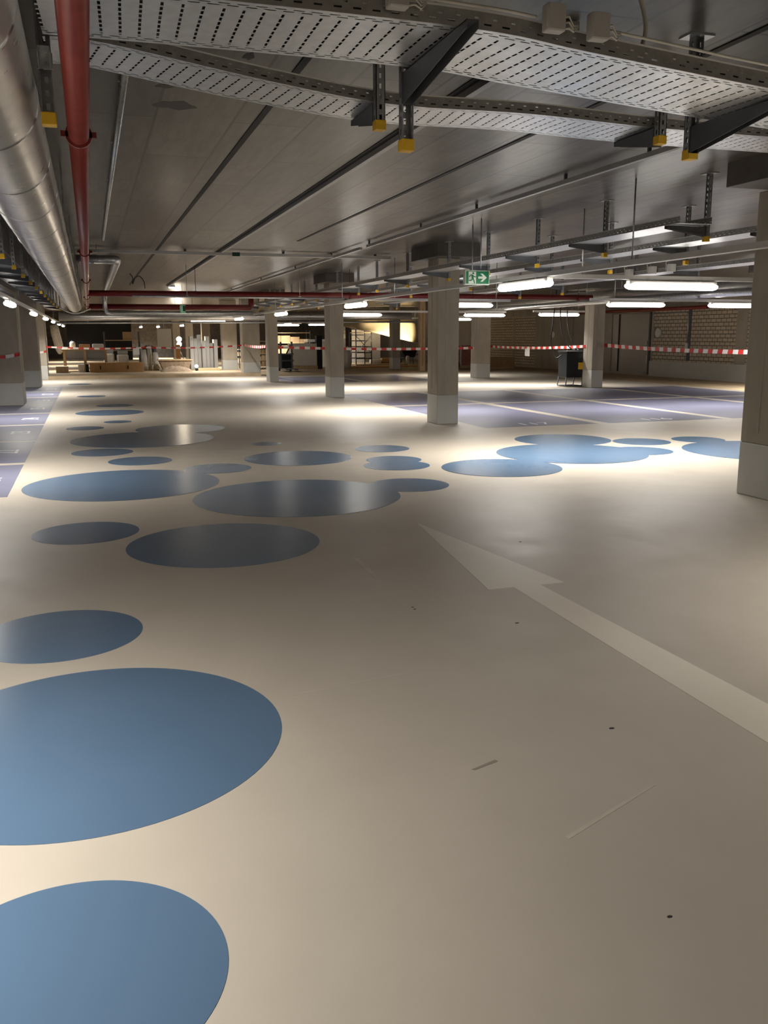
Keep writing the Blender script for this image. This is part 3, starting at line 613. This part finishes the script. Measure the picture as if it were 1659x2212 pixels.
# round ceiling lamp and exit signs
t = thing('round_ceiling_lamp', 'small round lit lamp on the far ceiling', 'ceiling light', (2.4, 27.2, H))
MB().tube([(0, 0, -.035), (0, 0, 0)], .10, 20).build('lamp_base', M['white_plastic'], t); MB().ball((0, 0, -.05), .09, .45).build('lamp_glass', M['soft'], t)
t = thing('exit_sign', 'green emergency exit sign with running figure and right arrow', 'sign', (4.77, 10.7, 2.22))
MB().box(-.17, .17, -.035, .035, -.09, .09).build('sign_case', M['sign_white'], t, .006)
MB().box(-.158, .158, -.039, -.034, -.078, .078).build('green_panel', M['green_sign'], t)
MB().box(-.125, -.022, -.042, -.038, -.074, .072).build('door_symbol', M['sign_white'], t)
def flat(pts, y0, dy=.003): return MB().poly([(x, y0, z) for x, z in pts], (0, dy, 0))
b = MB()
def strip2(b, pts, r, y0=-.0455):
    for (x0, z0), (x1, z1) in zip(pts, pts[1:]):
        dx, dz = x1 - x0, z1 - z0; l = math.hypot(dx, dz); nx, nz = -dz / l * r, dx / l * r
        b.poly([(x0 + nx, y0, z0 + nz), (x0 - nx, y0, z0 - nz), (x1 - nx, y0, z1 - nz), (x1 + nx, y0, z1 + nz)], (0, .003, 0))
b.poly([(-.063 + .013 * math.cos(a), -.0455, .052 + .013 * math.sin(a)) for a in [i * PI / 6 for i in range(12)]], (0, .003, 0))
strip2(b, [(-.078, .03), (-.068, -.012)], .013); strip2(b, [(-.116, .004), (-.10, .03), (-.072, .03), (-.05, .01), (-.026, .008)], .006)
strip2(b, [(-.07, -.008), (-.085, -.035), (-.118, -.038)], .007); strip2(b, [(-.066, -.008), (-.052, -.036), (-.042, -.072)], .007)
b.build('running_figure', M['green_sign'], t)
b = MB(); b.poly([(x, -.042, z) for x, z in ((.01, -.014), (.075, -.014), (.04, -.05), (.07, -.05), (.128, 0), (.07, .05), (.04, .05), (.075, .014), (.01, .014))], (0, .004, 0)); b.build('arrow_symbol', M['sign_white'], t)
MB().tube([(.06, 0, .09), (.06, 0, H - 2.22)], .008, 8).build('hanging_rod', M['galv'], t)
t = thing('exit_sign', 'small pale green sign hanging over the far aisle', 'sign', (2.63, 26.6, 2.26), .9)
MB().box(-.12, .12, -.02, .02, -.11, .12).build('sign_case', M['mint'], t, .005); MB().box(-.03, .11, -.024, -.019, -.05, .1).build('sign_panel', M['green_dark'], t)
MB().tube([(0, 0, .12), (0, 0, H - 2.26)], .006, 6).build('hanging_rod', M['galv'], t)

# ------------------------------------------------------------------ barrier tape
def tape(lb, pts, hgt=.085):
    P = [Vector(p) for p in pts]; Q = []; T = []
    for i in range(len(P) - 1):
        n = 10
        for k in range(n): Q.append(P[i].lerp(P[i + 1], k / n) + Vector((0, 0, -.05 * 4 * (k / n) * (1 - k / n)))); 
    Q.append(P[-1])
    bm = bmesh.new(); uvl = bm.loops.layers.uv.new('UVMap'); u = 0; prev = None
    for i, q in enumerate(Q):
        tw = .25 * math.sin(i * .7); off = Vector((0, math.sin(tw) * hgt / 2, math.cos(tw) * hgt / 2))
        cur = (bm.verts.new(q - off), bm.verts.new(q + off))
        if prev:
            l = (q - Q[i - 1]).length; f = bm.faces.new((prev[0], cur[0], cur[1], prev[1]))
            for lp, uv_ in zip(f.loops, ((u, 0), (u + l, 0), (u + l, 1), (u, 1))): lp[uvl].uv = uv_
            u += l
        prev = cur
    me = bpy.data.meshes.new('barrier_tape'); bm.to_mesh(me); bm.free(); me.materials.append(M['tape'])
    o = bpy.data.objects.new('barrier_tape', me); C.objects.link(o)
    md = o.modifiers.new('film', 'SOLIDIFY'); md.thickness = .001
    return tag(o, lb, 'barrier tape', 'red and white barrier tapes')
tape('red and white tape across the steel door and brick wall', [(13.96, 22.3, 1.2), (13.76, 15.26, 1.12)], .1)
tape('red and white tape left of the power distributor', [(13.5, 28.94, 1.1), (13.57, 22.6, 1.17)], .08)
tape('red and white tape across the far bays, in front of the white pallet', [(5.91, 29.15, 1.13), (12.97, 29.2, 1.05)], .085)
tape('red and white tape along the raised slab edge', [(-1.46, 33.69, 1.15), (2.0, 33.66, 1.1), (5.57, 34.2, 1.15)], .06)
tape('short red and white tape from the wide corner column', [(5.62, 34.24, 1.16), (5.7, 29.71, 1.16)], .09)
tape('red and white tape wrapped across the nearest left column', [(-2.3, 21.19, 1.1), (-1.47, 21.19, 1.13)], .075)
tape('short red tape end on the third left column', [(-1.9, 33.69, 1.02), (-1.46, 33.69, 1.0)], .07)
o = MB().box(-.002, .002, -.16, .16, -.12, .12).build('paper_notice', M['paper']); o.location = (13.53, 26.2, .94); tag(o, 'white paper notice on the tape left of the power distributor', 'notice')
o = MB().box(-.11, .11, -.002, .002, -.12, .12).build('paper_notice', M['paper']); o.location = (1.6, 33.65, .96); tag(o, 'white paper notice on the slab edge tape', 'notice')

# ------------------------------------------------------------------ things at the right-hand wall
t = thing('power_distributor', 'black site power distributor on a tubular stand beside the column', 'power box', (13.42, 23.2, 0))
MB().box(-.28, .29, -.25, .25, .27, 1.0).build('cabinet', M['black'], t, .02); MB().box(-.3, .31, -.27, .27, .98, 1.03).build('lid', M['black'], t, .01)
tag(MB().box(.1, .27, -.256, -.25, .5, .7).build('warning_label', M['yellow'], t), 'yellow warning label')
b = MB()
for x in (-.26, .27):
    b.tube([(x, -.22, .3), (x - .03, -.25, .03), (x - .03, .25, .03), (x, .22, .3)], .018, 8)
b.tube([(-.28, -.25, .03), (.25, -.25, .03)], .018, 8); b.tube([(-.28, .25, .03), (.25, .25, .03)], .018, 8); b.build('stand', M['steel_dark'], t)
t = thing('carton', 'large tan cardboard carton in front of the dark brick infill', 'box', (17.55, 37.0, 0), .25)
MB().box(-.72, .72, -.45, .45, .08, .5).build('carton_body', M['carton'], t, .01); MB().box(-.7, .7, -.43, .43, 0, .08).build('pallet', M['wood'], t); MB().ball((-.1, 0, .53), .08, .4).build('wrapping', M['film'], t)
t = thing('wall_speaker', 'round white speaker on the brick wall beside the door', 'speaker', (XR - .03, 27.55, 1.55)); MB().tube([(-.06, 0, 0), (0, 0, 0)], .16, 20).build('speaker_body', M['white_plastic'], t); MB().box(-.08, 0, .18, .3, -.2, .2).build('bracket', M['wallc'], t)
tag(MB().tube([(XR - .09, 35.2, 1.5), (XR - .061, 35.2, 1.5)], .13, 16).build('wall_box', M['white_plastic']), 'round white box on the pale concrete wall panel', 'wall box')
t = thing('wall_conduit', 'conduit bent down the brick wall to a switch', 'conduit', (XR - .05, 25.9, 2.2)); MB().tube([(0, 2, .03), (0, .1, .03), (0, 0, -.03), (0, 0, -1.0)], .02, 8).build('conduit_run', M['galv'], t); MB().box(-.03, .02, -.06, .06, -1.2, -1.0).build('switch', M['white_plastic'], t)
b = MB().box(-.02, .0, 0, .16, 0, 1.75); o = b.build('steel_post', M['steel_dark']); o.location = (XR - .03, 25.75, .6); tag(o, 'dark vertical steel rail fixed on the brick wall', 'post')

# ------------------------------------------------------------------ construction area, left part on the raised slab
Z = .11
def bx(name, lb, cat, m, x0, x1, y0, y1, z0, z1, group=None, bevel=.01):
    cx, cy = (x0 + x1) / 2, (y0 + y1) / 2
    o = MB().box(x0 - cx, x1 - cx, y0 - cy, y1 - cy, 0, z1 - z0).build(name, M[m], None, bevel); o.location = (cx, cy, z0)
    return tag(o, lb, cat, group)
t = thing('wooden_crate', 'long low tan crate at the slab edge', 'crate', (.98, 37.2, Z))
MB().box(-1.03, 1.03, -.35, .35, 0, .37).build('crate_body', M['carton_dark'], t, .008)
for x in (-.62, .42): MB().box(x - .02, x + .02, -.365, -.35, .12, .26).build('handle_slot', M['black'], t)
for i, (x0, x1, h_, lb) in enumerate(((.52, .98, .72, 'film-wrapped grey sack pile behind the tan crate, left'), (1.04, 1.55, .66, 'film-wrapped grey sack pile behind the tan crate, right'))):
    t = thing('wrapped_pallet', lb, 'pallet', ((x0 + x1) / 2, 39.4, Z), 0, 'wrapped pallets behind the crate'); a = (x1 - x0) / 2
    MB().box(-a, a, -.4, .4, 0, .12).build('pallet', M['wood'], t); MB().box(-a + .02, a - .02, -.36, .36, .12, .12 + h_ * .8).build('wrapped_load', M['film'], t, .06); MB().box(-a + .06, a - .04, -.3, .3, .12 + h_ * .8, .3 + h_ * .8).build('top_load', M['grey_sheet'], t, .04)
t = thing('work_bench', 'makeshift site workbench with shelves left of the crate', 'workbench', (-.2, 38.3, Z))
for x in (-.78, .0, .8): 
    for y_ in (-.35, .35): MB().box(x - .05, x + .05, y_ - .05, y_ + .05, 0, .84).build('bench_leg', M['wood'], t)
MB().box(-.88, .9, -.45, .45, .84, .9).build('bench_top', M['wood'], t); MB().box(-.82, .84, -.38, .38, .45, .48).build('shelf', M['grey_sheet'], t); MB().box(-.8, .82, .3, .33, .48, .84).build('back_board', M['grey_sheet'], t)
bx('bucket_box', 'white box standing under the workbench', 'box', 'white_plastic', -.48, -.24, 37.2, 37.5, Z, .42)
bx('tool_case', 'black tool case next to the white box', 'case', 'black', -.2, -.08, 37.2, 37.5, Z, .42)
bx('timber_stack', 'short timber stack at the left end of the slab', 'timber', 'wood', -1.3, -.85, 36.9, 37.5, Z, .36)
def canister(lb, x, y, z, r, h_, m='white_plastic'):
    t = thing('canister', lb, 'canister', (x, y, z)); MB().tube([(0, 0, 0), (0, 0, h_ * .8), (0, 0, h_)], [r, r, r * .6], 12).build('body', M[m], t); MB().tube([(0, 0, h_), (0, 0, h_ * 1.15)], r * .35, 10).build('cap', M['black'], t)
canister('white canister at the left of the workbench top', -.65, 38.2, Z + .9, .11, .3)
bx('paint_tub', 'wide pale tub on the workbench top', 'tub', 'white_plastic', .1, .55, 38.05, 38.4, Z + .9, Z + 1.1, None, .04)
bx('cardboard_box', 'open cardboard box in the middle of the workbench top', 'box', 'carton_dark', -.4, .02, 38.1, 38.5, Z + .9, Z + 1.08)
t = thing('hanging_tube', 'bright white wrapped tube hanging at the far left', 'tube', (-1.33, 41.5, 1.9)); MB().tube([(-.08, 0, .1), (-.05, 0, -.2), (.05, 0, -.75), (.09, 0, -1.0), (.06, 0, -1.15)], [.17, .19, .19, .16, .05], 14).build('wrapping', M['film'], t); MB().tube([(-.08, 0, .1), (-.08, 0, H - 1.9)], .01, 6).build('hanging_rod', M['galv'], t)
for i in range(7):
    x0 = 3.98 + i * .165; hh = (1.38, 1.3, 1.45, 1.2, 1.38, 1.1, 1.25)[i]
    bx('sheet_metal_bundle', f'upright bundle of grey metal sheets left of the lit column, {ORD[i]} from the left', 'metal sheets', 'grey_sheet', x0, x0 + .15, 38.0 + .1 * (i % 3), 38.5, Z, Z + hh, 'upright metal bundles', .004)
bx('timber_pallet', 'dark pallet under the right end of the metal sheets', 'pallet', 'wood', 4.2, 5.1, 37.2, 37.7, Z, .2)
t = thing('mortar_trough', 'brown mortar trough in front of the hanging white board', 'trough', (3.3, 37.6, Z)); MB().poly([(-.48, -.3, 0), (.48, -.3, 0), (.66, -.3, .42), (-.66, -.3, .42)], (0, .6, 0)).build('trough_body', M['sand'], t, .01); MB().box(-.7, .7, -.34, .34, .42, .46).build('rim', M['wood'], t)
b = MB()
rnd = random.Random(3); nu = 18
vs_ = []
for i in range(nu + 1):
    row = []
    for j in range(9):
        x = -.62 + 1.24 * i / nu; y_ = -.35 + .7 * j / 8; hgt = max(0, (1 - (x / .62) ** 2) * (1 - (y_ / .35) ** 2)) ** .6 * .2 * (1 + .5 * (rnd.random() - .5)); row.append(b.bm.verts.new((x, y_, hgt)))
    vs_.append(row)
for i in range(nu):
    for j in range(8): b.bm.faces.new((vs_[i][j], vs_[i + 1][j], vs_[i + 1][j + 1], vs_[i][j + 1])).smooth = True
o = b.build('rubble_heap', M['sand']); o.location = (3.25, 36.5, Z); tag(o, 'low brown heap of rubble in front of the trough', 'heap', kind='stuff')
t = thing('white_board', 'white board hanging above the mortar trough', 'board', (3.42, 44.0, 1.0)); MB().box(-.33, .33, -.02, .02, 0, .85).build('board_panel', M['white_plastic'], t); MB().tube([(0, 0, .85), (0, 0, H - 1.0)], .008, 6).build('hanging_rod', M['galv'], t)
bx('timber_post', 'orange timber post standing under the work lamps', 'post', 'wood_or', 3.95, 4.15, 44.0, 44.2, Z, 1.1)
t = thing('work_lamp', 'site work lamp with two glowing heads', 'work lamp', (4.25, 45.6, Z))
for k in range(3): MB().tube([(0, 0, .75), (.3 * math.cos(k * 2.09), .3 * math.sin(k * 2.09), 0)], .015, 8).build('leg', M['steel_dark'], t)
MB().tube([(0, 0, .7), (0, 0, 1.25)], .015, 8).build('pole', M['steel_dark'], t)
MB().ball((0, -.05, 1.0), .12).build('lamp_head', M['bulb'], t); MB().ball((0, -.05, 1.24), .13).build('lamp_head', M['bulb'], t)
ld = bpy.data.lights.new('work_light', 'POINT'); ld.energy = 150; ld.color = (1, .85, .65); ld.shadow_soft_size = .13
lo = bpy.data.objects.new('work_light', ld); C.objects.link(lo); lo.parent = t; lo.location = (0, -.25, 1.2)
t = thing('floor_lamp_can', 'small glowing lamp on the slab by the metal sheets', 'work lamp', (4.1, 37.0, Z)); MB().tube([(0, 0, 0), (0, 0, .12)], .05, 10).build('lamp_foot', M['black'], t); MB().ball((0, 0, .18), .07).build('lamp_glass', M['bulb'], t)
def rack(name, lb, x0, x1, y, z1, z0=0., n=5):
    t = thing(name, lb, 'rack', ((x0 + x1) / 2, y, z0)); a = (x1 - x0) / 2
    for sx_ in (-1, 1):
        for sy in (-1, 1): MB().box(sx_ * a - .02, sx_ * a + .02, sy * .4 - .02, sy * .4 + .02, 0, z1).build('upright', M['steel_dark'], t)
    for k in range(n):
        z_ = .08 + (z1 - .2) * k / (n - 1)
        MB().box(-a, a, -.42, .42, z_, z_ + .03).build('shelf', M['wood'], t)
        if k < n - 1:
            for q in range(4): MB().box(-a + .05 + q * (2 * a - .1) / 4, -a + .03 + (q + 1) * (2 * a - .1) / 4, -.4, .38, z_ + .03, z_ + .03 + (z1 - .2) / (n - 1) * (.35 + .4 * rnd.random())).build('stored_timber', M['wood'] if k % 2 else M['carton'], t)
rack('timber_rack', 'timber rack seen between the two slab columns', 6.35, 7.0, 40.5, 1.0, 0, 4)
rack('timber_rack', 'taller timber rack right of the wide corner column', 7.3, 8.0, 42.0, 1.35, 0, 5)
for k, (x, y, rr, hh) in enumerate(((2.12, 38.4, .11, .85), (2.36, 38.6, .09, 1.02), (2.58, 38.3, .12, .74))):
    t = thing('wrapped_roll', f'upright film-wrapped roll right of the tan crate, {ORD[k]} from the left', 'roll', (x, y, Z), 0, 'wrapped rolls')
    MB().tube([(0, 0, .05), (.01, 0, hh * .5), (0, .02, hh)], [rr, rr * 1.06, rr * .9], 14).build('roll_body', M['film'], t); MB().box(-rr, rr, -rr, rr, 0, .05).build('base_board', M['wood'], t)
t = thing('site_mixer', 'dark site mixer standing behind the wrapped rolls', 'mixer', (2.45, 40.3, Z))
MB().tube([(0, -.35, .75), (0, -.2, .7), (0, .25, .55), (0, .4, .5)], [.2, .34, .34, .12], 16).build('drum', M['steel_dark'], t)
for x in (-.3, .3): MB().tube([(x, 0, .6), (x * 1.3, 0, 0)], .03, 8).build('leg', M['steel_dark'], t)
MB().box(-.3, .3, -.04, .04, .15, .22).build('crossbar', M['steel_dark'], t)
bx('carton_stack', 'pale carton on the tall shelf behind the sack piles', 'box', 'carton', 1.45, 1.85, 42.0, 42.4, 1.35, 1.7)
t = thing('tall_shelf', 'tall dark shelf behind the sack piles', 'shelf', (1.4, 42.2, Z))
for x in (-.75, .75): MB().box(x - .03, x + .03, -.3, .3, 0, 1.6).build('upright', M['steel_dark'], t)
for z_ in (.3, .75, 1.2): MB().box(-.72, .72, -.3, .3, z_, z_ + .035).build('shelf_board', M['wood'], t)
bx('dark_backdrop', 'added black curtain closing the far end of the aisle', 'backdrop', 'backdrop', -1.2, 2.4, 55.0, 55.1, Z, H - .01)  # added black sheet standing in for the dark area down the aisle
# right part
t = thing('pallet_stacker', 'black pallet stacker parked left of the white cabinet', 'pallet truck', (8.0, 38.0, 0))
MB().box(-.3, .3, -.25, .25, .12, .75).build('drive_body', M['black'], t, .05)
for x in (-.24, .24): MB().box(x - .035, x + .035, -.3, -.24, .1, 1.25).build('mast', M['steel_dark'], t)
for z_ in (.42, .7): MB().box(-.3, .3, -.34, -.3, z_, z_ + .06).build('crossbar', M['steel_dark'], t)
for x in (-.18, .18): MB().box(x - .08, x + .08, -1.4, -.3, .08, .14).build('fork', M['steel_dark'], t)
for x in (-.25, .25): MB().tube([(x - .04, .1, .09), (x + .04, .1, .09)], .09, 14).build('wheel', M['cable_black'], t)
MB().tube([(.1, .25, .7), (.35, .5, 1.1)], .03, 8).build('tiller', M['black'], t)
t = thing('white_cabinet', 'white cabinet on a pallet behind the bright tape', 'cabinet', (9.22, 40.0, 0)); MB().box(-.62, .62, -.4, .4, .0, .16).build('pallet', M['wood'], t); MB().box(-.6, .6, -.38, .38, .16, 1.15).build('cabinet_body', M['white_plastic'], t, .015); MB().box(-.59, .59, -.39, -.38, .2, .22).build('plinth_line', M['galv'], t)
bx('black_panel', 'tall black panel right of the white cabinet', 'panel', 'black', 9.86, 10.12, 39.8, 40.1, 0, 1.5)
rack('storage_rack', 'storage rack with cartons behind the white cabinet', 8.9, 11.0, 46.2, 1.75, 0, 4)
t = thing('chest', 'steel bench with a bright top beside the second column', 'bench', (10.6, 43, 0)); MB().box(-.5, .5, -.4, .4, 1.2, 1.32).build('bench_top', M['galv'], t)
for x in (-.45, .45): MB().box(x - .03, x + .03, -.35, .35, 0, 1.2).build('bench_leg', M['steel_dark'], t)
t = thing('builder_bag', 'white builder bag slumped beside the second column', 'bag', (11.25, 40.0, 0)); b = MB()
for k in range(5): pass
b.tube([(0, 0, 0), (0, 0, .3), (.03, 0, .7), (.05, 0, .92)], [.26, .32, .3, .2], 10); b.build('bag_body', M['film'], t)
MB().tube([(.05, .1, .9), (.15, .15, 1.02), (.2, -.05, .88)], .015, 6).build('strap', M['white_plastic'], t)
bx('leaning_panel', 'tall white panel just right of the second column', 'panel', 'white_plastic', 12.6, 12.98, 46.0, 46.1, 0, 1.95)
t = thing('scaffold_tower', 'rolling scaffold tower under the tarpaulin', 'scaffold', (13.5, 45.0, 0))
for x in (-.42, .42):
    for y_ in (-.6, .6): MB().tube([(x, y_, 0), (x, y_, 2.0)], .03, 8).build('standard', M['steel_dark'], t)
for k in range(6):
    for y_ in (-.6, .6): MB().box(-.42, .42, y_ - .025, y_ + .025, .3 + k * .3, .35 + k * .3).build('rung', M['steel_dark'], t)
for s_ in (-1, 1): MB().tube([(-.42 * s_, -.6 - .03 * s_, .6), (.42 * s_, -.6 - .03 * s_, 1.5)], .02, 6).build('brace', M['galv'], t)
MB().box(-.4, .4, -.6, .6, 1.62, 1.66).build('platform', M['wood'], t)
for i, (x0, x1, y) in enumerate(((14.2, 15.0, 49.0), (15.05, 16.0, 49.3))):
    bx('door_leaf', ['pale door leaf leaning behind the scaffold, left', 'pale door leaf leaning behind the scaffold, right'][i], 'panel', 'white_plastic', x0, x1, y, y + .06, 0, 2.0, 'door leaves')
b = MB(); n = 14; rows = []
for i in range(n + 1):
    x = 11.6 + 4.6 * i / n; s_ = i / n; bot = 2.02 - .95 * s_ ** 1.25 if s_ < .98 else 1.1; row = []
    for j in range(6):
        z_ = 2.3 + (bot - 2.3) * j / 5; row.append(b.bm.verts.new((x, 44.0 + .12 * math.sin(i * 1.1 + j * .6) * (j / 5) - .35 * (j / 5) * s_, z_)))
    rows.append(row)
for i in range(n):
    for j in range(5): b.bm.faces.new((rows[i][j], rows[i + 1][j], rows[i + 1][j + 1], rows[i][j + 1])).smooth = True
o = b.build('tarpaulin', M['tarp']); md = o.modifiers.new('cloth', 'SOLIDIFY'); md.thickness = .006; tag(o, 'lit cream tarpaulin sagging from the ceiling left of the centre column', 'tarpaulin')
t = thing('tarpaulin_rail', 'dark rail that holds the tarpaulin', 'rail', (11.5, 44.05, 2.33)); MB().box(0, 5.0, -.04, .04, 0, .08).build('beam', M['steel_dark'], t)
for x in (.3, 2.5, 4.7): MB().tube([(x, 0, .08), (x, 0, H - 2.33)], .01, 6).build('hanging_rod', M['steel_dark'], t)
t = thing('flood_lamp', 'flood lamp shining on the tarpaulin', 'work lamp', (15.0, 42.4, 0)); 
for k in range(3): MB().tube([(0, 0, .6), (.25 * math.cos(k * 2.09 + .5), .25 * math.sin(k * 2.09 + .5), 0)], .012, 6).build('leg', M['steel_dark'], t)
MB().box(-.09, .09, -.04, .04, .6, .72).build('lamp_head', M['black'], t)
ld = bpy.data.lights.new('flood_light', 'SPOT'); ld.energy = 800; ld.color = (1, .78, .48); ld.spot_size = 1.5; ld.spot_blend = .6; ld.shadow_soft_size = .08
lo = bpy.data.objects.new('flood_light', ld); C.objects.link(lo); lo.parent = t; lo.location = (0, .08, .72); lo.rotation_euler = (math.radians(128), 0, math.radians(2))
t = thing('timber_prop', 'pale timber prop left of the centre column', 'post', (13.55, 36.0, 0)); MB().box(-.12, .12, -.12, .12, 0, H).build('prop', M['wood'], t, .01); MB().box(-.02, .02, -.13, -.12, .2, 2.6).build('groove', M['carton_dark'], t)
t = thing('wheelbarrow', 'dark loaded barrow in the shade under the tarpaulin', 'wheelbarrow', (16.2, 45.2, 0)); MB().poly([(-.3, -.3, .35), (.3, -.3, .35), (.45, -.3, .75), (-.45, -.3, .75)], (0, .6, 0)).build('tray', M['black'], t); MB().tube([(-.5, -.05, .17), (-.5, .05, .17)], .17, 14).build('wheel', M['cable_black'], t)
for y_ in (-.25, .25): MB().tube([(-.5, y_ * .3, .2), (.8, y_, .55)], .018, 6).build('handle', M['steel_dark'], t); MB().tube([(.2, y_, .4), (.25, y_, 0)], .018, 6).build('leg', M['steel_dark'], t)
canister('pale canister in front of the dark barrow', 15.85, 44.2, 0, .11, .45)
bx('cement_sack', 'pale sack lying under the tarpaulin', 'sack', 'film', 14.4, 15.0, 46.0, 46.4, 0, .22, None, .06)
bx('cement_sack', 'darker sack lying beside the pale one', 'sack', 'carton_dark', 15.05, 15.55, 46.1, 46.5, 0, .3, None, .06)
bx('floor_plank', 'long pale plank in front of the scaffold', 'plank', 'wood', 12.7, 15.5, 43.2, 43.4, 0, .07); bx('floor_plank', 'long yellow plank nearer the second column', 'plank', 'wood_or', 11.2, 15.2, 40.4, 40.65, 0, .07)
t = thing('brick_pallet', 'red-wrapped brick pallet right of the centre column', 'pallet', (16.3, 38.2, 0)); MB().box(-.45, .45, -.4, .4, 0, .14).build('pallet', M['wood'], t); MB().box(-.42, .42, -.38, .38, .14, 1.02).build('brick_load', M['pink'], t, .01); MB().box(-.2, -.12, -.39, -.38, .14, 1.02).build('white_strap', M['white_plastic'], t)
t = thing('pallet_truck', 'red hand pallet truck in front of the brick pallet', 'pallet truck', (15.45, 36.8, 0)); MB().box(-.2, .2, -.1, .1, .1, .3).build('pump_body', M['red'], t, .03); MB().tube([(0, 0, .3), (0, -.3, 1.1)], .02, 8).build('tiller', M['red'], t)
for x in (-.17, .17): MB().box(x - .08, x + .08, .1, 1.1, .06, .12).build('fork', M['red'], t)
MB().tube([(-.1, 0, .08), (.1, 0, .08)], .08, 12).build('wheel', M['cable_black'], t)
